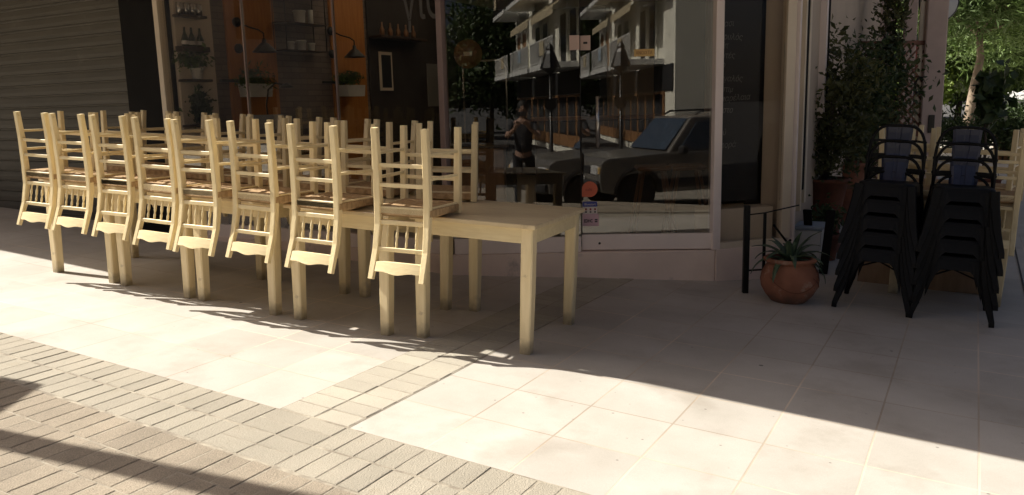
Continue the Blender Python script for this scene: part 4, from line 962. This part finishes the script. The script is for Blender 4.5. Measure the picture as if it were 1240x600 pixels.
tree('pine_tree', 'straight pale trunked pine at the right edge of the picture', 18.0, 28.3, [(0, 0, -.1), (-.05, 0, 1.0), (.02, 0, 2.2), (-.1, 0, 3.4)],
     [((-1.0, 0, 3.6), (1.7, 1.5, 1.0), 1.0), ((1.0, 0, 4.3), (1.8, 1.6, 1.2), 1.0), ((0, 0, 5.8), (2.4, 2.2, 1.6), 1.4)], M['needle'], 221, GT, size=.28, n=5200, aspect=5, tr=.19)
tree('shade_tree', 'dark leafy tree behind and between the two pines', 17.6, 31.5, [(0, 0, -.1), (.1, 0, 1.2), (0, 0, 2.2)], [((-1.0, 0, 3.2), (1.8, 1.6, 1.3), 1), ((.8, 0, 3.0), (1.6, 1.6, 1.3), 1), ((0, 0, 4.8), (2.2, 2, 1.6), 1.3)], M['leaf_mid'], 241, GT, bark='bark_dark', size=.30, n=4200, aspect=2.2)
tree('citrus_tree', 'bright green low tree standing beside the leaning pine', 14.2, 30.5, [(0, 0, -.1), (.05, 0, .7), (0, 0, 1.3)], [((0, 0, 2.0), (1.5, 1.4, 1.0), 1), ((-.9, .2, 1.6), (1.0, 1.0, .8), .6), ((.9, .2, 1.7), (1.0, 1.0, .8), .6)], M['leaf_bright'], 251, GT, size=.26, n=3800, aspect=2.2, tr=.10)
for i, (x, y, hh, m_) in enumerate(((20, 42, 1.0, 'leaf_bright'), (24, 44, 1.2, 'leaf_mid'), (28, 46, 1.1, 'leaf_mid'), (17, 46, 1.2, 'leaf_mid'), (22, 52, 1.7, 'needle'), (31, 53, 1.8, 'needle'), (13, 50, 1.5, 'leaf_mid'))):
    tree('street_tree', ['bright leafy tree in the far row of the side street', 'far leafy tree beside the white pavilions', 'far tree at the right edge behind the pines', 'far leafy tree in front of the bluish house', 'tall far pine behind the bluish house', 'tall far pine behind the right hand pine', 'far tree seen just right of the pink pillar'][i],
         x, y, [(0, 0, -.1), (.1, 0, 1.0 * hh), (0, 0, 2.0 * hh)], [((0, 0, 3.2 * hh), (2.6 * hh, 2.2 * hh, 1.8 * hh), 1.6), ((-1.3 * hh, 0, 2.2 * hh), (1.6 * hh, 1.5 * hh, 1.2 * hh), .9), ((1.4 * hh, 0, 2.4 * hh), (1.6 * hh, 1.5 * hh, 1.2 * hh), .9), ((0, 0, 5.0 * hh), (2.2 * hh, 2 * hh, 1.5 * hh), 1)], M[m_], 300 + 11 * i, GT, bark='bark_dark', size=.42, n=2200, aspect=2.2, tr=.2)
# hedge in a long planter, dark potted tree behind the chairs
hx0, hy0 = 12.6, 19.6
t = thing('street_planter', 'big brown street planter with a clipped dark hedge', 'planter', (hx0, hy0, gz(hx0, hy0)), R(-20))
mb = MB(); mb.box((.5, 0, .33), (2.6, .7, .66), ch=.02); mb.build('trough', M['mid_wood'], t)
mb = MB(); mb.box((.5, 0, .69), (2.5, .6, .06), ch=.01); mb.build('soil', M['soil'], t)
mb = MB()
for i in range(5): leaves(mb, (-.7 + i * .6, 0, 1.02), (.55, .45, .34), 1500, .10, 400 + i, spread=.3)
mb.build('foliage', M['leaf_dark'], t, fix=False)
mb = MB(); t = thing('hedge', 'dark clipped hedge running behind the dark potted tree', 'hedge', (11.2, 19.0, gz(11.2, 19)), R(-30))
for i in range(7): leaves(mb, (-1.2 + i * .45, 0, .62), (.45, .4, .5), 1200, .10, 420 + i, spread=.3)
mb.build('foliage', M['leaf_dark'], t, fix=False); mb = MB()
for i in range(6): mb.tube([(-1.1 + .45 * i, 0, 0), (-1.1 + .45 * i + .05, .02, .6)], .02, 6)
mb.build('stems', M['bark_dark'], t)
gx_, gy_ = 6.40, 11.0
t = thing('potted_tree', 'dark round leaved little tree rising behind the right chair stack', 'plant', (gx_, gy_, gz(gx_, gy_)))
mb = MB(); mb.lathe(potprof(.18, .24, .42), (0, 0, 0), 22); mb.build('pot', M['terracotta_dark'], t)
mb = MB(); mb.tube([(0, 0, .38), (.02, 0, .8), (-.01, .01, 1.15), (.01, 0, 1.6)], [.022, .018, .014, .008], 7)
for i in range(9): a = i * 2.4; mb.tube([(0, 0, 1.1 + .06 * i), (.16 * math.cos(a), .16 * math.sin(a), 1.2 + .07 * i)], .006, 5)
mb.build('trunk', M['bark_dark'], t)
mb = MB(); leaves(mb, (0, 0, 1.50), (.20, .20, .30), 210, .17, 441, aspect=1.5, spread=.35); mb.build('crown', M['leaf_dark'], t, fix=False)
# house, white pavilions, low wall at the far end
t = thing('house', 'pale bluish house glimpsed between the pine trunks', 'building', (21, 60, gz(21, 60)), R(8))
mb = MB(); mb.box((0, 0, 4.0), (13, 6, 9), ch=.03); mb.build('wall', M['house'], t)
mb = MB(); mb.box((0, 0, 8.65), (13.6, 6.6, .3), ch=.03); mb.build('roof', M['facade_b'], t)
for i in range(5):
    for j in range(2): mb = MB(); mb.box((-5 + 2.5 * i, -3.01, 2.3 + 3.1 * j), (1.1, .08, 1.5), ch=.01); mb.build('window', M['darkglass'], t)
for i, (x, y, lab) in enumerate(((20.6, 33.8, 'white pavilion tent left of the right pine trunk'), (22.0, 35.2, 'second white pavilion tent farther along beside the pine trunk'))):
    t = thing('pavilion', lab, 'tent', (x, y, gz(x, y)), R(-10), 'white pavilions in the side street')
    mb = MB(); w_ = .62; mb.add([(-w_, -w_, 1.35), (w_, -w_, 1.35), (w_, w_, 1.35), (-w_, w_, 1.35), (0, 0, 1.72), (-w_, -w_, 1.25), (w_, -w_, 1.25), (w_, w_, 1.25), (-w_, w_, 1.25)], [(0, 1, 4), (1, 2, 4), (2, 3, 4), (3, 0, 4), (0, 5, 6, 1), (1, 6, 7, 2), (2, 7, 8, 3), (3, 8, 5, 0), (5, 8, 7, 6)]); mb.build('roof', M['white_plastic'], t)
    for a in (-1, 1):
        for b in (-1, 1): mb = MB(); mb.bar([(a * .58, b * .58, 0), (a * .58, b * .58, 1.27)], (.06, .06)); mb.build('post', M['white_plastic'], t)
    mb = MB()
    for k in range(7): mb.box((-.5 + k * .166, -.58, .55), (.10, .03, 1.1), ch=.004)
    mb.build('railing', M['white_plastic'], t)
Fk = frame3(Vector((12.5, 31.8, 0)), Vector((1, .02, 0)).normalized())
t = thing('low_wall', 'low white wall across the end of the side street', 'wall', (15, 31.8, gz(15, 31.8)))
mb = MB(); fb(mb, Fk, -2, 12, -1.0, gz(16, 32) + .34, 0, .25, .02); mb.build('wall', M['white_plastic'], t, world=True)
# side street edge line
mb = MB(); vs = []
for n in np.linspace(5.2, 24, 40):
    for ds in (0, .014): p = G(.40 + ds + (n - 5.2) * .004, float(n)); vs.append((p.x, p.y, p.z + .006))
mb.add(vs, [(2 * i, 2 * i + 1, 2 * i + 3, 2 * i + 2) for i in range(39)]); tag(mb.build('pavement_joint', M['asphalt'], fix=False), kind='structure')

# ------------------------------------------------------------------ the street behind the camera (seen mirrored in the glass)
def apartment(lab, near, far, depth, seed, m, bal_m):
    d = (Vector(near) - Vector(far)); Ln = d.length; d.normalize()
    F = frame3(Vector((far[0], far[1], 0)), d)            # x from far to near; the street lies at +y (left of the direction)
    t = thing('apartment_building', lab, 'building', (far[0], far[1], gz(*far)), 0, 'apartment blocks along the street')
    r = random.Random(seed)
    mb = MB(); fb(mb, F, 0, Ln, -1.5, 12.5, -depth, 0, 0); mb.build('wall', m, t, world=True)
    for fl in range(3):
        z = 2.75 + fl * 3.3
        x = .3
        while x < Ln - 2.2:
            L_ = r.uniform(4.2, 5.6); x1 = min(x + L_, Ln - .2)
            mb = MB(); fb(mb, F, x, x1, z, z + .22, 0.0, 1.35, .01); sl = mb.build('balcony', M['white_plastic'], t, world=True)
            mb = MB()
            fb(mb, F, x + .03, x1 - .03, z + 1.13, z + 1.18, 1.27, 1.32, .005); fb(mb, F, x + .03, x1 - .03, z + .30, z + .34, 1.28, 1.31, .005)
            q = x + .05
            while q < x1: fb(mb, F, q, q + .022, z + .22, z + 1.14, 1.285, 1.305, 0); q += .14
            mb.build('railing', M['white_plastic'] if fl % 2 == 0 else M['lampblack'], sl, world=True)
            nd = int(L_ // 1.9)
            for k in range(nd):
                xx = x + .5 + k * 1.9; mb = MB(); fb(mb, F, xx, xx + 1.15, z + .22, z + 2.35, .0, .05, .005); mb.build('window', M['darkglass'] if r.random() < .6 else M['shopwood'], t, world=True)
                mb = MB(); fb(mb, F, xx + 1.18, xx + 1.55, z + .22, z + 2.35, .0, .07, .005); mb.build('shutter', M['facade_a'], t, world=True)
            if r.random() < .85:                             # awning: sloping cloth with scalloped valance
                mb = MB(); n = 40; vs = []; fs = []
                for i in range(n + 1):
                    xa = x + .1 + (x1 - x - .2) * i / n; sc_ = .05 * abs(math.sin(i * math.pi / 2.5))
                    for (yy, zz) in ((.1, z + 3.05), (1.25, z + 2.25), (1.27, z + 2.0 - sc_)): vs.append(F @ Vector((xa, yy, zz)))
                for i in range(n):
                    a = i * 3; fs += [(a, a + 3, a + 4, a + 1), (a + 1, a + 4, a + 5, a + 2)]
                nv = len(vs); up_ = Vector((0, 0, .015)); vs += [v + up_ for v in vs]; fs += [tuple(j + nv for j in f[::-1]) for f in fs]
                mb.add(vs, fs); mb.build('awning', M['awning'], t, world=True)
            xa = x + r.uniform(.3, 2.5); mb = MB(); fb(mb, F, xa, xa + .8, z + 2.4, z + 2.95, .05, .35, .02); mb.build('air_conditioner', M['white_plastic'], t, world=True)
            xa = x + r.uniform(.5, 3.0); mb = MB(); fb(mb, F, xa, xa + .9, z + .55, z + 1.12, 1.33, 1.345, .003); mb.build('hanging_cloth', M[['awning', 'pale_blue', 'mid_wood'][r.randint(0, 2)]], t, world=True)
            x = x1 + r.uniform(.25, .9)
    x = .4; mb = MB()
    while x < Ln - 1.5:
        fr = MB(); fb(fr, F, x, x + 1.5, -.4, 1.75, 0, .08, .01); w_ = fr.build('shop_front', M['shopwood'], t, world=True)
        g_ = MB(); fb(g_, F, x + .1, x + .72, .1, 1.65, .081, .1, .005); fb(g_, F, x + .78, x + 1.4, .1, 1.65, .081, .1, .005); g_.build('pane', M['darkglass'], w_, world=True)
        x += 1.7
    mb = MB(); fb(mb, F, .2, Ln - .2, 1.78, 2.72, 0, .06, .01); mb.build('fascia', M['ink'], t, world=True)
    return t
apartment('pale apartment block with balconies and awnings mirrored in the door', (1.95, -17.0), (-1.8, -35.4), 9, 5, M['facade_a'], None)
for i, (x, y, hh) in enumerate(((-9.0, -25, 1.3), (-9.5, -36, 1.5), (-4.2, -46, 1.7), (-1.0, -49, 1.8))):
    tree('street_tree', ['nearest dark tree at the end of the street behind', 'second dark tree along the far side of the street behind', 'dark tree closing the middle of the street end', 'dark tree at the street end next to the apartment block'][i], x, y, [(0, 0, -.1), (.1, 0, 1.2 * hh), (0, 0, 2.4 * hh)],
         [((0, 0, 3.4 * hh), (2.2 * hh, 2.0 * hh, 1.9 * hh), 1.6), ((-1.1 * hh, 0, 2.4 * hh), (1.5 * hh, 1.4 * hh, 1.2 * hh), .9), ((1.0 * hh, 0, 2.2 * hh), (1.4 * hh, 1.4 * hh, 1.3 * hh), .9), ((0, 0, 5.2 * hh), (1.8 * hh, 1.8 * hh, 1.5 * hh), 1)], M['leaf_dark'], 700 + 13 * i, 'dark trees at the street end', bark='bark_dark', size=.45, n=2000, aspect=2.2, tr=.2)
t = thing('dark_house', 'plain shaded house on the far left of the street', 'building', (-24, 0, gz(-24, 0)))
mb = MB(); mb.box((-27, -2, 3.3), (6, 34, 8.4), ch=.02); mb.build('wall', M['facade_b'], t, world=True)
for i in range(9):
    for j in range(2): mb = MB(); mb.box((-23.99, -15 + 3.4 * i, 1.7 + 3.0 * j), (.08, 1.2, 1.7), ch=.01); mb.build('window', M['fascia_dark'], t, world=True)
mb = MB(); mb.box((-27, -2, 7.62), (6.6, 34.6, .25), ch=.02); mb.build('roof', M['plinth'], t, world=True)

# off-road car parked behind the camera
def car(x, y, yaw):
    t = thing('parked_car', 'silver off road car parked in the street, mirrored in the door', 'car', (x, y, gz(x, y)), yaw)
    def shell(poly, hw, top_in, name, m, parent, z_in):
        mb = MB(); n = len(poly); vs = []
        for sgn in (-1, 1):
            for (px_, pz) in poly: vs.append((px_, sgn * (hw - max(0, (pz - z_in)) * top_in), pz))
        fs = [tuple(range(n)), tuple(range(2 * n - 1, n - 1, -1))] + [(i, (i + 1) % n, n + (i + 1) % n, n + i) for i in range(n)]
        mb.add(vs, fs); o = mb.build(name, m, parent)
        bm = bmesh.new(); bm.from_mesh(o.data); bmesh.ops.bevel(bm, geom=list(bm.edges), offset=.035, segments=2, affect='EDGES', profile=.6); bm.to_mesh(o.data); bm.free(); return o
    def arch(cx):
        return [(cx + .43 * math.cos(R(a)), .36 + .43 * math.sin(R(a))) for a in (0, 30, 60, 90, 120, 150, 180)]
    poly = [(-2.12, .42), (-2.15, .62), (-2.12, .93), (-2.0, 1.01), (-.80, 1.08), (2.0, 1.08), (2.08, .95), (2.1, .45), (1.83, .36)] + arch(1.38)[0:7] + [(-.95, .36)] + arch(-1.40)[0:7]
    body = shell(poly, .86, .05, 'body', M['carpaint'], t, .9)
    shell([(-.80, 1.05), (-.26, 1.70), (1.92, 1.74), (2.02, 1.06)], .82, .16, 'cabin', M['carpaint'], t, 1.05)
    for sgn in (-1, 1):
        for nm, pts in (('side_window', [(-.55, 1.12), (-.16, 1.60), (.42, 1.63), (.42, 1.12)]), ('side_window', [(.54, 1.12), (.54, 1.63), (1.76, 1.65), (1.84, 1.12)])):
            mb = MB(); mb.add([(a, sgn * (.838 - max(0, b - 1.05) * .16), b) for a, b in pts] + [(a, sgn * (.80 - max(0, b - 1.05) * .16), b) for a, b in pts], [(0, 1, 2, 3), (7, 6, 5, 4), (0, 1, 5, 4), (1, 2, 6, 5), (2, 3, 7, 6), (3, 0, 4, 7)]); mb.build(nm, M['carglass'], t)
        for cx_ in (-1.40, 1.38):
            rot = Matrix.Rotation(R(90), 3, 'X'); mb = MB(); mb.lathe([(.2, -.11), (.32, -.11), (.36, -.07), (.36, .07), (.32, .11), (.2, .11)], (cx_, sgn * .76, .36), 28, rot); w_ = mb.build('wheel', M['tyre'], t)
            mb = MB(); mb.lathe([(.001, -.09), (.21, -.095), (.21, .095), (.001, .09)], (cx_, sgn * .765, .36), 20, rot); mb.build('rim', M['steel'], w_)
        mb = MB(); mb.box((-2.13, sgn * .62, .80), (.08, .30, .17), ch=.02); mb.build('headlight', M['headlight'], t)
        mb = MB(); mb.box((-.55, sgn * .95, 1.12), (.14, .16, .16), ch=.03); mb.build('mirror', M['ink'], t)
        mb = MB(); mb.box((.30, sgn * .875, .96), (.16, .02, .035), ch=.005); mb.build('door_handle', M['ink'], t)
        mb = MB(); mb.box((0, sgn * .868, .52), (1.9, .02, .16), ch=.006); mb.build('side_moulding', M['ink'], t)
    mb = MB(); mb.add([(-.80, -.72, 1.12), (-.80, .72, 1.12), (-.31, .63, 1.67), (-.31, -.63, 1.67), (-.76, -.72, 1.12), (-.76, .72, 1.12), (-.27, .63, 1.67), (-.27, -.63, 1.67)], [(0, 1, 2, 3), (7, 6, 5, 4), (0, 4, 5, 1), (1, 5, 6, 2), (2, 6, 7, 3), (3, 7, 4, 0)]); mb.build('windscreen', M['carglass'], t)
    mb = MB(); mb.box((-2.19, .0, .62), (.02, .50, .11), ch=.004); mb.build('plate', M['white_plastic'], t)
    for sgn in (-1, 1):
        mb = MB(); mb.box((-2.10, sgn * .81, .80), (.12, .06, .13), ch=.015); mb.build('indicator', M['yellow_sign'], t)
        mb = MB(); mb.tube([(-.1, sgn * .60, 1.74), (0, sgn * .60, 1.80), (1.6, sgn * .60, 1.82), (1.7, sgn * .60, 1.76)], .018, 6); mb.build('roof_rail', M['ink'], t)
        mb = MB(); mb.box((.48, sgn * .872, .80), (.012, .012, .56), ch=.002); mb.build('door_seam', M['ink'], t)
        for cx_ in (-1.40, 1.38):
            mb = MB(); mb.tube([(cx_ + .46 * math.cos(R(a)), sgn * .865, .36 + .46 * math.sin(R(a))) for a in range(0, 181, 15)], .03, 8); mb.build('wheel_arch', M['ink'], t)
    mb = MB(); mb.box((-2.16, 0, .52), (.16, 1.66, .2), ch=.04); mb.build('bumper', M['ink'], t)
    mb = MB(); mb.box((-2.14, 0, .80), (.04, .86, .14), ch=.01); mb.build('grille', M['ink'], t)
    return t
car(1.75, -3.25, R(-27))
# street lamp mirrored in the door
lx, ly = .25, -11.3; z = gz(lx, ly)
t = thing('street_lamp', 'black street lantern with a round sign on its post, mirrored in the door', 'lamp', (lx, ly, z))
mb = MB(); mb.lathe([(.11, 0), (.11, .25), (.06, .35), (.045, 2.9), (.001, 2.91)], (0, 0, 0), 14); mb.build('post', M['lampblack'], t)
mb = MB(); mb.lathe([(.09, 2.9), (.20, 3.0), (.30, 3.05), (.16, 3.45), (.10, 3.55), (.13, 3.6), (.05, 3.72), (.001, 3.75)], (0, 0, 0), 8, smooth=False); mb.build('lantern', M['lampblack'], t)
mb = MB(); mb.lathe([(.001, 0), (.17, 0), (.17, .02), (.001, .02)], (0, .08, 2.0), 24, Matrix.Rotation(R(-90), 3, 'X'), smooth=False); mb.build('round_sign', M['black'], t)
# pole beside the camera whose shadow falls across the bricks
def stretch(s): return s
qx, qy = -4.30, 3.975
t = thing('sign_pole', 'thick dark pole with a square board, just left of the view', 'pole', (qx, qy, gz(qx, qy)))
mb = MB(); mb.tube([(0, 0, -.05), (0, 0, 6.5)], .074, 16); mb.build('shaft', M['lampblack'], t)
mb = MB(); mb.box((.0, .27, 1.68), (.03, .60, .85), None, .008); mb.build('board', M['facade_b'], t)
# ------------------------------------------------------------------ people (skin-modified skeletons)
def person(lab, x, y, face, joints, shirt, hairlen=.0):
    z0 = gz(x, y)
    t = thing('person', lab, 'person', (x, y, z0), face)
    def skin(name, m, verts, edges, root=0, sub=2):
        me = bpy.data.meshes.new(name); me.from_pydata([v[0] for v in verts], edges, []); o = bpy.data.objects.new(name, me); COL.objects.link(o); o.parent = t
        md = o.modifiers.new('skin', 'SKIN'); sv = me.skin_vertices[0].data
        for i, v in enumerate(verts): sv[i].radius = v[1] if isinstance(v[1], tuple) else (v[1], v[1]); sv[i].use_root = (i == root)
        md.use_smooth_shade = True
        s = o.modifiers.new('sub', 'SUBSURF'); s.levels = sub; s.render_levels = sub
        me.materials.append(m); return o
    J = joints
    body = [((0, 0, .95), (.11, .08)), ((0, 0, 1.12), (.10, .075)), ((0, 0, 1.32), (.14, .09)), ((0, .005, 1.44), (.12, .085)), ((0, .01, 1.52), .052), ((0, .03, 1.60), (.075, .085)), ((0, .035, 1.70), (.078, .092)), ((0, .03, 1.755), (.05, .06))]
    edges = [(i, i + 1) for i in range(7)]
    for s in (-1, 1):
        b = len(body); body += [((s * .17, .0, 1.42), .058), (J['elbow'](s), .043), (J['wrist'](s), .030), (J['palm'](s), .034)]; edges += [(3, b), (b, b + 1), (b + 1, b + 2), (b + 2, b + 3)]
        w_, p_ = Vector(J['wrist'](s)), Vector(J['palm'](s)); d = (p_ - w_).normalized(); sd = d.cross(Vector((0, 1, 0)))
        sd = sd.normalized() if sd.length > .1 else Vector((1, 0, 0))
        for k in range(4):
            f0 = p_ + d * .045 + sd * (k - 1.5) * .021; f1 = f0 + d * .035 + Vector((0, .015, 0)); f2 = f1 + d * .015 + Vector((0, .028, 0))
            q = len(body); body += [(tuple(f0), .0105), (tuple(f1), .0095), (tuple(f2), .008)]; edges += [(b + 3, q), (q, q + 1), (q + 1, q + 2)]
        q = len(body); th = p_ - sd * .045 * s; body += [(tuple(th), .012), (tuple(th + d * .03 - sd * .02 * s), .0095)]; edges += [(b + 3, q), (q, q + 1)]
        b = len(body); body += [((s * .095, 0, .88), .088), ((s * .105, .02, .50), .058), ((s * .11, -.01, .10), .040), ((s * .115, .10, .035), .034)]; edges += [(0, b), (b, b + 1), (b + 1, b + 2), (b + 2, b + 3)]
    skin('body', M['skin'], body, edges)
    sh = [((0, 0, .90), (.165, .125)), ((0, 0, 1.14), (.155, .115)), ((0, 0, 1.32), (.18, .125)), ((0, .005, 1.45), (.13, .095))]; se = [(0, 1), (1, 2), (2, 3)]
    for s in (-1, 1):
        b = len(sh); e_ = Vector(J['elbow'](s)); a_s = Vector((s * .175, 0, 1.42)); sh += [(tuple(a_s), .07), (tuple(a_s.lerp(e_, .75)), .056)]; se += [(3, b), (b, b + 1)]
    skin('shirt', shirt, sh, se)
    tr_ = [((0, 0, .98), (.155, .12))]; te = []
    for s in (-1, 1):
        b = len(tr_); tr_ += [((s * .098, 0, .86), .1), ((s * .107, .02, .50), .070), ((s * .112, -.005, .10), .056)]; te += [(0, b), (b, b + 1), (b + 1, b + 2)]
    skin('trousers', M['trousers'], tr_, te)
    mb = MB(); 
    mb.lathe([(.001, .115), (.05, .105), (.082, .07), (.095, .02), (.092, -.03), (.07, -.06)], (0, .012, 1.69), 18); mb.build('hair', M['hair'], t)
    fa = MB()
    for s in (-1, 1): fa.lathe([(.001, -.008), (.008, -.005), (.010, 0), (.008, .005), (.001, .008)], (s * .032, .122, 1.675), 10)
    fa.build('eyes', M['ink'], t)
    fa = MB(); fa.lathe([(.004, .03), (.010, .01), (.014, -.008), (.006, -.015), (.001, -.016)], (0, .128, 1.648), 10); fa.build('nose', M['skin'], t)
    fa = MB(); fa.box((0, .118, 1.612), (.045, .012, .010), ch=.003); fa.build('mouth', M['red_ink'], t)
    for s in (-1, 1): mb = MB(); mb.lathe([(.001, 0), (.012, .002), (.02, .012), (.016, .018), (.001, .014)], (s * .080, .02, 1.66), 10, Matrix.Rotation(R(90 * s), 3, 'Y')); mb.build('ear', M['skin'], t)
    for s in (-1, 1): mb = MB(); mb.box((s * .115, .05, .042), (.09, .26, .085), ch=.03); mb.build('shoe', M['ink'], t)
    return t
ph = person('person in a dark shirt holding a phone up with both hands, mirrored in the glass', -.16, -.62, 0,
       dict(elbow=lambda s: (s * .27, .16, 1.22), wrist=lambda s: (s * .12, .40, 1.36), palm=lambda s: (s * .085, .445, 1.41)), M['shirt'])
t = thing('phone', 'dark phone held upright in front of the photographer', 'phone', (-.16, -.135, gz(-.16, -.13) + 1.46))
mb = MB(); mb.box((0, 0, 0), (.155, .009, .075), ch=.004); mb.build('case', M['ink'], t); mb = MB(); mb.box((0, -.0052, 0), (.145, .002, .068), ch=.0008); mb.build('screen', M['darkglass'], t)

# ------------------------------------------------------------------ light, sky, camera
w = bpy.data.worlds.new('World'); sc.world = w; w.use_nodes = True
nt = w.node_tree; sk = nt.nodes.new('ShaderNodeTexSky'); sk.sky_type = 'NISHITA'; sk.sun_disc = False
sk.sun_elevation = EL; sk.sun_rotation = R(290); sk.air_density = .5; sk.dust_density = 7.0; sk.ozone_density = 0.0
nt.links.new(sk.outputs[0], nt.nodes['Background'].inputs[0]); nt.nodes['Background'].inputs[1].default_value = .046
sd = bpy.data.lights.new('sun', 'SUN'); sd.energy = 4.3; sd.angle = R(.55); sd.color = (1.0, .945, .84)
so = bpy.data.objects.new('sun', sd); COL.objects.link(so)
ld = Vector((sdir.x * math.cos(EL), sdir.y * math.cos(EL), -math.sin(EL))); so.rotation_euler = ld.to_track_quat('-Z', 'Y').to_euler(); so.location = (-10, 0, 20)
cam = bpy.data.cameras.new('camera'); co = bpy.data.objects.new('camera', cam); COL.objects.link(co); sc.camera = co
cam.sensor_width = 36; cam.lens = 36 * 984.3 / 1240; cam.clip_start = .02; cam.clip_end = 2000
pitch, roll, hcam = .1735, -.0256, 1.3914
fwd = Vector((0, math.cos(pitch), -math.sin(pitch))); up = Vector((0, math.sin(pitch), math.cos(pitch))); rt_ = Vector((1, 0, 0))
r_ = rt_ * math.cos(roll) + up * math.sin(roll); u_ = -rt_ * math.sin(roll) + up * math.cos(roll)
co.matrix_world = Matrix(((r_.x, u_.x, -fwd.x, 0), (r_.y, u_.y, -fwd.y, 0), (r_.z, u_.z, -fwd.z, hcam), (0, 0, 0, 1)))
sc.view_settings.view_transform = 'Standard'; sc.view_settings.look = 'None'; sc.view_settings.gamma = 1; sc.view_settings.exposure = 1.06
cy = sc.cycles; cy.use_denoising = True; cy.max_bounces = 8; cy.diffuse_bounces = 4; cy.glossy_bounces = 4; cy.transparent_max_bounces = 12; cy.sample_clamp_indirect = 6; cy.caustics_reflective = False; cy.caustics_refractive = False
